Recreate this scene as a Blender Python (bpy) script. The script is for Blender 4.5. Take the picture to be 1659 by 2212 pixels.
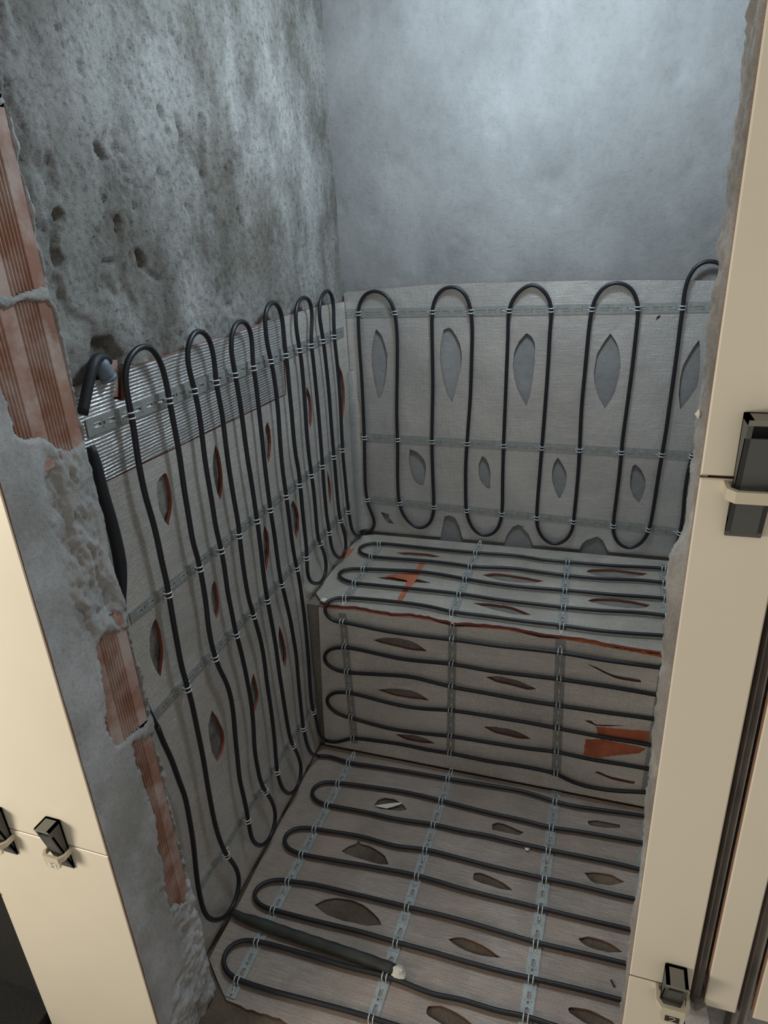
import bpy, math, random
import numpy as np
from mathutils import Vector, Matrix
from mathutils.geometry import tessellate_polygon

for o in list(bpy.data.objects):
    bpy.data.objects.remove(o, do_unlink=True)
scene = bpy.context.scene
col = scene.collection
random.seed(7)

# ------------------------------------------------------------------ camera
H = 1.34                                   # eye height above the floor panels
F, PX, PY = 1432.06, 829.5, 1106.0         # focal length and centre in pixels
RC = np.array([[0.94999937, 0.30808744, -0.05082636],
               [0.07485692, -0.38273542, -0.92082031],
               [-0.30314622, 0.87097401, -0.38666088]])
cd = bpy.data.cameras.new('camera')
cam = bpy.data.objects.new('camera', cd)
col.objects.link(cam)
cd.sensor_fit = 'VERTICAL'
cd.sensor_height = 24.0
cd.lens = F * 24.0 / 2212.0
cd.clip_start = 0.02
m = Matrix.Identity(4)
for i in range(3):
    m[i][0] = RC[0][i]; m[i][1] = -RC[1][i]; m[i][2] = -RC[2][i]
m[2][3] = H
cam.matrix_world = m
scene.camera = cam

# ------------------------------------------------------------------ world, lights, exposure
scene.view_settings.view_transform = 'Standard'
scene.view_settings.look = 'None'
scene.view_settings.gamma = 1.0
scene.view_settings.use_curve_mapping = False
scene.view_settings.exposure = 0.0
w = bpy.data.worlds.new('world'); scene.world = w
w.use_nodes = True
w.node_tree.nodes['Background'].inputs[0].default_value = (1.0, 0.92, 0.82, 1)
w.node_tree.nodes['Background'].inputs[1].default_value = 0.38
# the lamp of the room outside the doorway, to the left behind the viewer
al = bpy.data.lights.new('hall_lamp', 'AREA')
al.shape = 'DISK'; al.size = 0.5; al.energy = 15.0; al.color = (1.0, 0.91, 0.75)
ao = bpy.data.objects.new('hall_lamp', al); col.objects.link(ao)
ao.location = (-1.55, -0.45, 0.95)
ao.rotation_euler = (Vector((-0.70, 0.52, 0.65)) - Vector(ao.location)).to_track_quat('-Z', 'Y').to_euler()
BULB = (-0.15, 1.33, 1.93)                 # bulb hanging over the bench
pl = bpy.data.lights.new('bulb_light', 'POINT')
pl.energy = 23.0; pl.color = (0.70, 0.87, 1.0); pl.shadow_soft_size = 0.08
po = bpy.data.objects.new('bulb_light', pl); col.objects.link(po)
po.location = BULB

# ------------------------------------------------------------------ measuring helpers
CAM = np.array([0.0, 0.0, H])
class Plane:
    def __init__(s, p0, n, u):
        s.p0 = np.array(p0, float); s.n = np.array(n, float); s.n /= np.linalg.norm(s.n)
        s.u = np.array(u, float); s.u -= s.n * (s.u @ s.n); s.u /= np.linalg.norm(s.u)
        s.v = np.cross(s.n, s.u)
    def at(s, p, off=0.0):
        d = RC.T @ np.array([(p[0] - PX) / F, (p[1] - PY) / F, 1.0])
        t = ((s.p0 + s.n * off - CAM) @ s.n) / (d @ s.n)
        return CAM + d * t
    def uv(s, p3):
        q = np.asarray(p3) - s.p0
        return np.array([q @ s.u, q @ s.v])
    def to3(s, uv, off=0.0):
        return s.p0 + s.u * uv[0] + s.v * uv[1] + s.n * off
    def px(s, p, off=0.0):
        return s.uv(s.at(p, off))

ZB, YB = 0.348 * H, 1.345 * H              # bench top and back panel face
XJ, YF, YJ = -0.47 * H, 0.389 * H, 0.496 * H   # left jamb face, tile face, inner face of the front wall
LEFT = Plane((-0.514 * H, 0.55 * H, 0), (1, 0.0189, 0), (0, 1, 0))
BACK = Plane((0, YB, 0), (0, -1, 0), (1, 0, 0))
BENCH = Plane((0, YB, ZB), (0, 0, 1), (1, 0, 0))
RISER = Plane((0, 1.004 * H, 0), (0, -0.348, 0.003), (1, 0, 0))
FLOOR = Plane((0, 0, 0), (0, 0, 1), (1, 0, 0))
FRONT = Plane((0, YF, 0), (0, -1, 0), (1, 0, 0))
JAMB = Plane((XJ, 0, 0), (1, 0, 0), (0, 1, 0))
PT = 0.006                                 # panel thickness

def c(x0, y0, s, *pts):
    return [(x0 + x / s, y0 + y / s) for x, y in pts]

# ------------------------------------------------------------------ materials
def nmat(name):
    m = bpy.data.materials.new(name); m.use_nodes = True
    nt = m.node_tree
    return m, nt, nt.nodes['Principled BSDF'], nt.nodes.new('ShaderNodeNewGeometry')
def lnk(nt, a, b): nt.links.new(a, b)
def ramp(nt, fac, stops):
    r = nt.nodes.new('ShaderNodeValToRGB')
    e = r.color_ramp.elements
    while len(e) < len(stops): e.new(0.5)
    for k, (p, cc) in enumerate(stops):
        e[k].position = p; e[k].color = (*cc, 1)
    lnk(nt, fac, r.inputs[0]); return r.outputs[0]
def noise(nt, vec, scale, detail=4, rough=0.55, dist=0.0):
    n = nt.nodes.new('ShaderNodeTexNoise')
    n.inputs['Scale'].default_value = scale; n.inputs['Detail'].default_value = detail
    n.inputs['Roughness'].default_value = rough; n.inputs['Distortion'].default_value = dist
    lnk(nt, vec, n.inputs['Vector']); return n.outputs[0]
def vscale(nt, vec, s):
    n = nt.nodes.new('ShaderNodeVectorMath'); n.operation = 'MULTIPLY'
    lnk(nt, vec, n.inputs[0]); n.inputs[1].default_value = s; return n.outputs[0]
def mix(nt, fac, a, b, mode='MIX'):
    n = nt.nodes.new('ShaderNodeMix'); n.data_type = 'RGBA'; n.blend_type = mode
    for sock, v in ((n.inputs[0], fac), (n.inputs[6], a), (n.inputs[7], b)):
        if isinstance(v, (int, float)): sock.default_value = v
        elif isinstance(v, tuple): sock.default_value = (*v, 1)
        else: lnk(nt, v, sock)
    return n.outputs[2]
def bump(nt, b, h, strength, dist, prev=None):
    n = nt.nodes.new('ShaderNodeBump'); n.inputs['Strength'].default_value = strength
    n.inputs['Distance'].default_value = dist; lnk(nt, h, n.inputs['Height'])
    if prev: lnk(nt, prev, n.inputs['Normal'])
    lnk(nt, n.outputs[0], b.inputs['Normal']); return n.outputs[0]
def mth(nt, op, a, b=None):
    n = nt.nodes.new('ShaderNodeMath'); n.operation = op
    for sock, v in ((n.inputs[0], a), (n.inputs[1], b)):
        if v is None: continue
        if isinstance(v, (int, float)): sock.default_value = v
        else: lnk(nt, v, sock)
    return n.outputs[0]

def plaster(name, dark, lite, warm, scale=1.0, bd=0.004, streak=(1, 1, 0.35), speck=0.5):
    m, nt, b, g = nmat(name)
    P = g.outputs['Position']
    base = ramp(nt, noise(nt, vscale(nt, P, streak), 7 * scale, 6, 0.62), [(0.36, dark), (0.62, lite)])
    st = ramp(nt, noise(nt, vscale(nt, P, streak), 3.1 * scale, 5, 0.6, 0.4), [(0.45, (0, 0, 0)), (0.68, (1, 1, 1))])
    cc = mix(nt, mth(nt, 'MULTIPLY', st, 0.6), base, warm)
    sp = ramp(nt, noise(nt, P, 95 * scale, 6, 0.78), [(0.36, (0.40, 0.39, 0.36)), (0.47, (0.92, 0.92, 0.92)), (0.62, (1.15, 1.15, 1.15))])
    cc = mix(nt, speck, cc, mix(nt, 1.0, cc, sp, 'MULTIPLY'))
    lnk(nt, cc, b.inputs['Base Color'])
    b.inputs['Roughness'].default_value = 0.93
    b.inputs['Specular IOR Level'].default_value = 0.25
    n1 = bump(nt, b, noise(nt, P, 130 * scale, 6, 0.75), 0.8, bd)
    bump(nt, b, noise(nt, P, 520 * scale, 3, 0.7), 0.6, bd * 0.4, n1)
    return m

def foil(name, tint, stripe, freq=0, dirt=0.0, sstr=0.5, rough=0.5, cross=None, met=0.55, wide=0.8):
    """crinkled aluminium facing; stripe = axis (0,1,2) across which the fine creases repeat"""
    m, nt, b, g = nmat(name)
    P = g.outputs['Position']
    sx = nt.nodes.new('ShaderNodeSeparateXYZ'); lnk(nt, P, sx.inputs[0])
    big = noise(nt, P, 5.0, 5, 0.6)
    base = ramp(nt, big, [(0.3, tuple(v * 0.82 for v in tint)), (0.7, tuple(min(1, v * 1.12) for v in tint))])
    gr = ramp(nt, noise(nt, P, 430, 3, 0.75), [(0.32, (0.70, 0.70, 0.70)), (0.55, (1, 1, 1)), (0.70, (1.35, 1.35, 1.35))])
    base = mix(nt, 1.0, base, gr, 'MULTIPLY')
    st = [16, 16, 16]; st[stripe] = 330
    brk = noise(nt, vscale(nt, P, tuple(st)), 1.0, 4, 0.65)
    glint = ramp(nt, brk, [(0.35, (0.80, 0.80, 0.80)), (0.55, (1, 1, 1)), (0.72, (1.35, 1.35, 1.35))])
    base = mix(nt, wide, base, mix(nt, 1.0, base, glint, 'MULTIPLY'))  # sparkle and crease glints painted into the base colour
    if dirt > 0:
        dn = ramp(nt, noise(nt, P, 3.2, 6, 0.62, 0.5), [(0.34, (0, 0, 0)), (0.68, (1, 1, 1))])
        dm = mth(nt, 'MULTIPLY', dn, dirt)
        dcol = ramp(nt, noise(nt, P, 8.0, 4, 0.6), [(0.35, (0.20, 0.155, 0.12)), (0.65, (0.36, 0.25, 0.19))])
        base = mix(nt, dm, base, dcol)
        lnk(nt, mth(nt, 'SUBTRACT', met, mth(nt, 'MULTIPLY', dm, met * 0.8)), b.inputs['Metallic'])
    else:
        b.inputs['Metallic'].default_value = met
    lnk(nt, base, b.inputs['Base Color'])
    lnk(nt, mth(nt, 'ADD', rough - 0.1, mth(nt, 'MULTIPLY', noise(nt, P, 30, 4), 0.2)), b.inputs['Roughness'])
    n1 = bump(nt, b, brk, 0.5, 0.0014)
    if freq:
        wob = mth(nt, 'MULTIPLY', noise(nt, P, 14, 3), 0.005)
        ph = mth(nt, 'MULTIPLY', mth(nt, 'ADD', sx.outputs[stripe], wob), freq * 2 * math.pi)
        n1 = bump(nt, b, mth(nt, 'MULTIPLY', mth(nt, 'SINE', ph), noise(nt, P, 22, 3)), sstr, 0.0010, n1)
    if cross:
        n1 = bump(nt, b, noise(nt, vscale(nt, P, cross), 1.0, 3, 0.65), 0.45, 0.0014, n1)
    n3 = bump(nt, b, noise(nt, P, 210, 3, 0.65), 0.45, 0.0014, n1)
    bump(nt, b, noise(nt, P, 9, 3), 0.35, 0.012, n3)
    return m

def plain(name, colr, rough, metal=0.0, bscale=0, bd=0.001, var=0.0, vs=20):
    m, nt, b, g = nmat(name)
    P = g.outputs['Position']
    if var > 0:
        lnk(nt, ramp(nt, noise(nt, P, vs, 5), [(0.3, tuple(v * (1 - var) for v in colr)),
                                              (0.7, tuple(min(1, v * (1 + var)) for v in colr))]), b.inputs['Base Color'])
    else:
        b.inputs['Base Color'].default_value = (*colr, 1)
    b.inputs['Roughness'].default_value = rough; b.inputs['Metallic'].default_value = metal
    if bscale: bump(nt, b, noise(nt, P, bscale, 4), 0.6, bd)
    return m

M = {}
M['plaster_left'] = plaster('rough_plaster', (0.19, 0.178, 0.155), (0.52, 0.51, 0.485), (0.21, 0.185, 0.15), 1.0, 0.005, (1, 1, 0.6), 0.8)
M['plaster_back'] = plaster('smooth_plaster', (0.25, 0.245, 0.24), (0.345, 0.338, 0.33), (0.215, 0.208, 0.20), 0.8, 0.0018, (1, 1, 0.7), 0.18)
M['mortar'] = plaster('mortar', (0.47, 0.47, 0.46), (0.72, 0.725, 0.735), (0.44, 0.41, 0.36), 1.6, 0.003, (1, 1, 0.8), 0.35)
M['jamb_mortar'] = plaster('crumbly_mortar', (0.58, 0.55, 0.52), (0.92, 0.90, 0.885), (0.62, 0.56, 0.51), 3.0, 0.003, (1, 1, 0.8), 0.25)
M['bench_render'] = plaster('bench_render', (0.22, 0.195, 0.165), (0.36, 0.325, 0.285), (0.25, 0.21, 0.17), 1.5, 0.003, (1, 1, 1), 0.4)
M['screed'] = plaster('dirty_screed', (0.15, 0.115, 0.085), (0.29, 0.225, 0.17), (0.22, 0.15, 0.105), 1.5, 0.004, (1, 1, 1), 0.4)
M['foil_left'] = foil('foil_left', (0.76, 0.725, 0.67), 2, 0, 0.16, 0.3, 0.48, None, 0.6, 0.5)
M['foil_rib'] = foil('foil_ribbed', (0.72, 0.70, 0.68), 2, 190, 0.0, 0.9, 0.38, None, 0.75)
M['foil_back'] = foil('foil_back', (0.68, 0.66, 0.635), 2, 0, 0.0, 0.15, 0.42, (330, 16, 14), 0.7, 0.3)
M['foil_bench'] = foil('foil_bench', (0.58, 0.53, 0.46), 1, 0, 0.4, 0.2, 0.5, None, 0.5, 0.5)
M['foil_riser'] = foil('foil_riser', (0.88, 0.835, 0.78), 2, 0, 0.20, 0.1, 0.5, (330, 16, 14), 0.5, 0.4)
M['foil_floor'] = foil('foil_floor', (0.47, 0.39, 0.335), 1, 0, 0.75, 0.5, 0.5, None, 0.5, 1.0)
M['core_floor'] = plain('brown_core', (0.22, 0.10, 0.06), 0.9)
M['foam_edge'] = plain('red_core', (0.27, 0.075, 0.045), 0.9)
M['foam'] = plain('orange_foam', (0.44, 0.125, 0.06), 0.85, 0, 300, 0.0008, 0.25, 25)
M['cable'] = plain('black_cable', (0.010, 0.010, 0.014), 0.42, 0, 240, 0.0004)
M['sleeve'] = plain('heat_shrink', (0.012, 0.012, 0.017), 0.6, 0, 120, 0.0006)
M['conduit'] = plain('green_grey_conduit', (0.035, 0.038, 0.032), 0.6, 0, 200, 0.0006, 0.35, 14)
M['fitting'] = plain('blue_grey_plastic', (0.16, 0.20, 0.25), 0.5, 0, 90, 0.0006)
M['zinc'] = plain('galvanised_steel', (0.37, 0.375, 0.36), 0.5, 0.5, 260, 0.0003, 0.15, 60)
M['clip'] = plain('bright_steel', (0.85, 0.86, 0.85), 0.4, 0.35)
M['tile'] = plain('cream_tile', (0.77, 0.715, 0.595), 0.38, 0, 35, 0.0002, 0.03, 6)
M['tile_edge'] = plain('red_tile_body', (0.33, 0.19, 0.13), 0.8, 0, 150, 0.0004)
M['profile'] = plain('grey_profile', (0.22, 0.20, 0.18), 0.6, 0.2, 120, 0.0006, 0.3, 18)
M['wedge'] = plain('grey_plastic', (0.09, 0.093, 0.09), 0.5)
M['wedge_lite'] = plain('grey_plastic_cut', (0.20, 0.20, 0.17), 0.5)  # paler grey for the wedge end plate and a tab mark
M['ivory'] = plain('ivory_plastic', (0.62, 0.57, 0.44), 0.4)
M['white'] = plain('white_foam', (0.72, 0.68, 0.58), 0.9, 0, 160, 0.002)
M['tar'] = plain('black_membrane', (0.012, 0.012, 0.011), 0.9, 0, 120, 0.003)  # flat black standing in for the dark of an opening
M['ink'] = plain('dark_print', (0.03, 0.03, 0.03), 0.7)
m_, nt_, b_, g_ = nmat('brick_clay')
P_ = g_.outputs['Position']
lime = ramp(nt_, noise(nt_, P_, 16, 6, 0.65), [(0.42, (0, 0, 0)), (0.62, (1, 1, 1))])
bc = ramp(nt_, noise(nt_, P_, 12, 4), [(0.3, (0.25, 0.12, 0.08)), (0.7, (0.37, 0.20, 0.145))])
lnk(nt_, mix(nt_, mth(nt_, 'MULTIPLY', lime, 0.75), bc, (0.50, 0.41, 0.37)), b_.inputs['Base Color'])
b_.inputs['Roughness'].default_value = 0.9
bump(nt_, b_, noise(nt_, P_, 180, 4), 0.5, 0.001)
M['brick'] = m_
m_, nt_, b_, g_ = nmat('lit_bulb')
b_.inputs['Emission Color'].default_value = (0.86, 0.94, 1, 1); b_.inputs['Emission Strength'].default_value = 25
M['bulb'] = m_

# ------------------------------------------------------------------ object helpers
def mesh_obj(name, V, Fc, mats, parent=None, mi=None, smooth=False, origin=None):
    V = np.asarray(V, float).reshape(-1, 3)
    if origin is None:
        lo, hi = V.min(0), V.max(0)
        origin = np.array([(lo[0] + hi[0]) / 2, (lo[1] + hi[1]) / 2, lo[2]])
    me = bpy.data.meshes.new(name)
    me.from_pydata((V - origin).tolist(), [], [list(map(int, f)) for f in Fc])
    for mm in (mats if isinstance(mats, (list, tuple)) else [mats]): me.materials.append(mm)
    if mi is not None: me.polygons.foreach_set('material_index', list(mi))
    if smooth: me.polygons.foreach_set('use_smooth', [True] * len(me.polygons))
    me.update()
    o = bpy.data.objects.new(name, me); col.objects.link(o)
    if parent is not None:
        base = np.array(parent.matrix_world.translation) if False else np.array(wloc(parent))
        o.parent = parent; o.location = (origin - base).tolist()
    else:
        o.location = origin.tolist()
    return o
def wloc(o):
    l = np.array(o.location)
    while o.parent is not None:
        o = o.parent; l = l + np.array(o.location)
    return l
def empty(name, loc):
    o = bpy.data.objects.new(name, None); col.objects.link(o)
    o.location = [float(v) for v in loc]; o.empty_display_size = 0.05
    return o
def tag(o, label=None, cat=None, group=None, kind=None):
    if label: o['label'] = label
    if cat: o['category'] = cat
    if group: o['group'] = group
    if kind: o['kind'] = kind
    return o
class MB:
    def __init__(s): s.V = []; s.F = []; s.I = []
    def add(s, V, Fc, mi=0):
        b = len(s.V); s.V += [tuple(map(float, v)) for v in V]
        for f in Fc: s.F.append([b + i for i in f]); s.I.append(mi)
    def box(s, lo, hi, mi=0):
        x0, y0, z0 = lo; x1, y1, z1 = hi
        s.add([(x0, y0, z0), (x1, y0, z0), (x1, y1, z0), (x0, y1, z0), (x0, y0, z1), (x1, y0, z1), (x1, y1, z1), (x0, y1, z1)],
              [(3, 2, 1, 0), (4, 5, 6, 7), (0, 1, 5, 4), (1, 2, 6, 5), (2, 3, 7, 6), (3, 0, 4, 7)], mi)
    def tube(s, pts, r, n=8, mi=0, caps=True):
        pts = np.asarray(pts, float); N = len(pts)
        rr = np.full(N, r) if np.isscalar(r) else np.asarray(r)
        T = np.gradient(pts, axis=0); T /= np.linalg.norm(T, axis=1)[:, None] + 1e-12
        a = np.array([0.31, 0.17, 0.93]); a -= T[0] * (a @ T[0]); a /= np.linalg.norm(a)
        V = []
        for i in range(N):
            a = a - T[i] * (a @ T[i]); a /= np.linalg.norm(a); b = np.cross(T[i], a)
            for k in range(n):
                t = 2 * math.pi * k / n
                V.append(pts[i] + rr[i] * (a * math.cos(t) + b * math.sin(t)))
        Fc = [(i * n + k, i * n + (k + 1) % n, (i + 1) * n + (k + 1) % n, (i + 1) * n + k) for i in range(N - 1) for k in range(n)]
        if caps: Fc += [tuple(range(n - 1, -1, -1)), tuple((N - 1) * n + k for k in range(n))]
        s.add(V, Fc, mi)
    def prism(s, outer, holes, to3, th, mi_front=0, mi_side=0):
        """plate from a 2-D outline with holes; to3(uv, off) places it, front at off 0, back at -th"""
        loops = [outer] + list(holes)
        flat = [p for l in loops for p in l]
        tris = tessellate_polygon([[Vector((p[0], p[1], 0)) for p in l] for l in loops])
        n = len(flat)
        V = [to3(p, 0.0) for p in flat] + [to3(p, -th) for p in flat]
        F1, F2, F3 = [], [], []
        for t in tris:
            a, b, cc = (flat[i] for i in t)
            ar = (b[0] - a[0]) * (cc[1] - a[1]) - (b[1] - a[1]) * (cc[0] - a[0])
            if abs(ar) < 1e-12: continue
            t = t if ar > 0 else (t[0], t[2], t[1])
            F1.append(t); F2.append((t[0] + n, t[2] + n, t[1] + n))
        k = 0
        for li, l in enumerate(loops):
            ar = sum(l[i][0] * l[(i + 1) % len(l)][1] - l[(i + 1) % len(l)][0] * l[i][1] for i in range(len(l)))
            for i in range(len(l)):
                i0, i1 = k + i, k + (i + 1) % len(l)
                f = (i0, i0 + n, i1 + n, i1)
                F3.append(f if (ar > 0) == (li == 0) else f[::-1])
            k += len(l)
        b0 = len(s.V); s.V += [tuple(map(float, v)) for v in V]
        for f in F1: s.F.append([b0 + i for i in f]); s.I.append(mi_front)
        for f in F2 + F3: s.F.append([b0 + i for i in f]); s.I.append(mi_side)
    def build(s, name, mats, parent=None, smooth=False, origin=None):
        return mesh_obj(name, s.V, s.F, mats, parent, s.I, smooth, origin)
def smooth_path(P, step=0.008):
    P = np.asarray(P, float)
    P = P[np.r_[True, np.linalg.norm(np.diff(P, axis=0), axis=1) > 1e-5]]
    Q = np.vstack([2 * P[0] - P[1], P, 2 * P[-1] - P[-2]]); out = []
    for i in range(1, len(Q) - 2):
        p0, p1, p2, p3 = Q[i - 1], Q[i], Q[i + 1], Q[i + 2]
        n = max(1, int(np.linalg.norm(p2 - p1) / step))
        a, b, cc = (max(np.linalg.norm(d), 1e-6) ** 0.5 for d in (p1 - p0, p2 - p1, p3 - p2))
        m1 = b * ((p1 - p0) / a - (p2 - p0) / (a + b)) + (p2 - p1)
        m2 = b * ((p3 - p2) / cc - (p3 - p1) / (b + cc)) + (p2 - p1)
        for k in range(n):
            t = k / n; t2, t3 = t * t, t * t * t
            out.append((2 * t3 - 3 * t2 + 1) * p1 + (t3 - 2 * t2 + t) * m1 + (-2 * t3 + 3 * t2) * p2 + (t3 - t2) * m2)
    out.append(Q[-2]); out = np.array(out)
    for _ in range(4): out[1:-1] = 0.25 * out[:-2] + 0.5 * out[1:-1] + 0.25 * out[2:]
    return out

def vnoise(x, y, seed=0):
    xi = np.floor(x).astype(np.int64); yi = np.floor(y).astype(np.int64)
    fx, fy = x - xi, y - yi
    fx = fx * fx * (3 - 2 * fx); fy = fy * fy * (3 - 2 * fy)
    def h(a, b):
        k = (a * 374761393 + b * 668265263 + seed * 974634777) & 0xffffffff
        k = ((k ^ (k >> 13)) * 1274126177) & 0xffffffff
        return ((k ^ (k >> 16)) & 0xffff) / 65535.0
    return (h(xi, yi) * (1 - fx) + h(xi + 1, yi) * fx) * (1 - fy) + (h(xi, yi + 1) * (1 - fx) + h(xi + 1, yi + 1) * fx) * fy
def fbm(x, y, seed=0, octv=4, g=0.5):
    s, a, t = 0, 1, 0
    for o in range(octv):
        s = s + a * vnoise(x * 2 ** o, y * 2 ** o, seed + o); t += a; a *= g
    return s / t
def sdf(poly, X, Y):
    """signed distance to a polygon, negative inside"""
    d = np.full(X.shape, 1e9); ins = np.zeros(X.shape, bool); n = len(poly)
    for i in range(n):
        ax, ay = poly[i]; bx, by = poly[(i + 1) % n]
        ex, ey = bx - ax, by - ay; L = ex * ex + ey * ey + 1e-12
        t = np.clip(((X - ax) * ex + (Y - ay) * ey) / L, 0, 1)
        d = np.minimum(d, np.hypot(X - ax - t * ex, Y - ay - t * ey))
        cnd = (ay > Y) != (by > Y)
        xx = ax + (Y - ay) / (ey if abs(ey) > 1e-12 else 1e-12) * ex
        ins ^= cnd & (X < xx)
    return np.where(ins, -d, d)
def stroke(X, Y, pts):
    d = np.full(X.shape, 1e9)
    pts = list(pts) if len(pts) > 1 else [pts[0], pts[0]]
    for (ax, ay), (bx, by) in zip(pts[:-1], pts[1:]):
        ex, ey = bx - ax, by - ay; L = ex * ex + ey * ey + 1e-12
        t = np.clip(((X - ax) * ex + (Y - ay) * ey) / L, 0, 1)
        d = np.minimum(d, np.hypot(X - ax - t * ex, Y - ay - t * ey))
    return d
def grid_faces(nu, nv, keep=None):
    i = np.arange((nu - 1) * (nv - 1)); a = (i // (nv - 1)) * nv + i % (nv - 1)
    Fc = np.stack([a, a + nv, a + nv + 1, a + 1], 1)
    return Fc if keep is None else Fc[keep]

# ================================================================== THE SETTING
ZC = 2.32                                   # ceiling
XR = 0.80                                   # right wall
WP = PT + 0.002                             # plaster lies this far behind a panel face
# left wall: rough hand-thrown plaster, pitted and gouged
us = np.arange(-0.10, YB - LEFT.p0[1] + 0.03, 0.0042); vs = np.arange(-0.02, ZC, 0.0042)
U, Vv = np.meshgrid(us, vs, indexing='ij')
near = np.clip(1.25 - U / 0.75, 0.25, 1.0)          # smoother towards the back corner
ru = fbm(U / 0.020, Vv / 0.024, 3, 5, 0.85)
hgt = (ru - 0.5) * 0.0075 * near + (fbm(U / 0.2, Vv / 0.28, 9, 3) - 0.5) * 0.008
pit = fbm(U / 0.045, Vv / 0.07, 21, 5, 0.72)
hgt -= np.clip(pit - 0.60, 0, 0.16) * 0.06 * near
ridge = fbm(U / 0.05 + 3 * fbm(U / 0.1, Vv / 0.1, 5, 2), Vv / 0.16, 33, 3, 0.6)
hgt -= np.clip(ridge - 0.63, 0, 0.12) * 0.05 * near
PLL = Plane(LEFT.p0 - LEFT.n * WP, LEFT.n, LEFT.u)
for pts, wd, dep in [([(130, 458), (118, 505), (118, 545), (128, 568)], 9, .009), ([(384, 255), (392, 300), (397, 350)], 5, .007),
                     ([(435, 258), (441, 330), (447, 395), (457, 450)], 6, .007), ([(492, 366), (496, 395)], 4, .006),
                     ([(208, 318), (222, 338)], 7, .009), ([(303, 555), (308, 572)], 9, .010), ([(256, 478), (262, 522)], 6, .006),
                     ([(318, 58), (328, 66)], 7, .007), ([(346, 240), (350, 250)], 6, .007), ([(172, 140), (176, 152)], 6, .006),
                     ([(345, 370), (348, 380)], 5, .006), ([(364, 35), (368, 70)], 3, .005), ([(382, 85), (386, 97)], 4, .006),
                     ([(243, 128), (246, 132)], 4, .006), ([(122, 58), (128, 68)], 5, .006), ([(266, 85), (270, 92)], 4, .006),
                     ([(225, 568), (245, 566)], 4, .005), ([(515, 455), (522, 478)], 4, .005), ([(540, 500), (547, 518)], 3, .004),
                     ([(488, 490), (492, 520)], 4, .004), ([(360, 280), (364, 286)], 4, .005), ([(425, 190), (432, 230)], 3, .004),
                     ([(288, 440), (292, 450)], 4, .005), ([(320, 590), (345, 605)], 4, .004), ([(528, 160), (536, 200)], 2, .003),
                     ([(415, 660), (428, 690)], 4, .004), ([(505, 640), (508, 650)], 3, .004), ([(470, 610), (476, 640)], 4, .004)]:
    p2 = [PLL.px(p) for p in pts]
    k = np.linalg.norm(PLL.px((pts[0][0] + 10, pts[0][1])) - p2[0]) / 10 * 0.75
    d = stroke(U, Vv, p2) + (fbm(U / 0.012, Vv / 0.012, 44, 3, 0.6) - 0.5) * 0.007
    hgt -= 1.3 * dep * np.clip(1.6 - d / (wd * k), 0, 1)
below = Vv < 1.02
hgt = np.where(below, np.minimum(hgt * 0.4, 0.0015), hgt)
chase = [PLL.px(p) for p in c(160, 600, 5.184, (250, 700), (420, 690), (530, 880), (560, 1330), (430, 1360), (330, 960), (210, 900))]
hgt -= 0.016 * np.clip(0.6 - sdf(chase, U, Vv) / 0.012, 0, 1)
VW = PLL.p0 + U[..., None] * PLL.u + Vv[..., None] * PLL.v + hgt[..., None] * PLL.n
wall_left = mesh_obj('wall_left', VW.reshape(-1, 3), grid_faces(len(us), len(vs)), M['plaster_left'], smooth=True)
tag(wall_left, kind='structure')
# back wall: floated smooth
us = np.arange(-0.76, XR + 0.02, 0.009); vs = np.arange(-0.02, ZC, 0.009)
U, Vv = np.meshgrid(us, vs, indexing='ij')
hgt = (fbm(U / 0.20, Vv / 0.2, 15, 3) - 0.5) * 0.007 + (fbm(U / 0.03, Vv / 0.03, 16, 3) - 0.5) * 0.0012
hgt -= np.clip(fbm(U / 0.05, Vv / 0.06, 18, 4, 0.6) - 0.64, 0, 1) * 0.018
VW = np.stack([U, YB + WP - hgt, Vv], -1)
wall_back = mesh_obj('wall_back', VW.reshape(-1, 3), grid_faces(len(us), len(vs)), M['plaster_back'], smooth=True)
tag(wall_back, kind='structure')
b = MB(); b.box((XR, YF, -0.05), (XR + 0.1, YB + 0.1, ZC)); tag(b.build('wall_right', M['plaster_back']), kind='structure')
b = MB(); b.box((-1.3, YF - 0.0, ZC), (XR + 0.1, YB + 0.1, ZC + 0.1)); tag(b.build('ceiling', M['plaster_back']), kind='structure')
# floor slab with crumbs of dirt
us = np.arange(-1.5, XR + 0.02, 0.012); vs = np.arange(-0.3, YB + 0.05, 0.012)
U, Vv = np.meshgrid(us, vs, indexing='ij')
hz = -0.0055 + (fbm(U / 0.03, Vv / 0.03, 61, 4, 0.6) - 0.5) * 0.003
hz += np.clip(0.60 - Vv, 0, 0.05) * 0.16 * fbm(U / 0.05, Vv / 0.05, 62, 3)
VW = np.stack([U, Vv, hz], -1)
tag(mesh_obj('floor', VW.reshape(-1, 3), grid_faces(len(us), len(vs)), M['screed'], smooth=True), kind='structure')

# ------------------------------------------------------------------ front wall with the doorway
XT0 = -0.667 * H                            # outer edge of the left tile strip
XD = 0.0543 * H                             # right side of the doorway
TT = 0.010                                  # tile thickness
b = MB()
b.box((XT0, YF + TT + 0.004, -0.05), (XJ - 0.032, YJ - 0.002, ZC))
b.box((XD + 0.035, YF + TT + 0.022, -0.05), (XR, YJ - 0.002, ZC))
b.box((XJ - 0.04, YF + TT + 0.004, 2.12), (XD + 0.05, YJ - 0.002, ZC))
wall_front = b.build('wall_front', M['mortar']); tag(wall_front, kind='structure')
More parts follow.
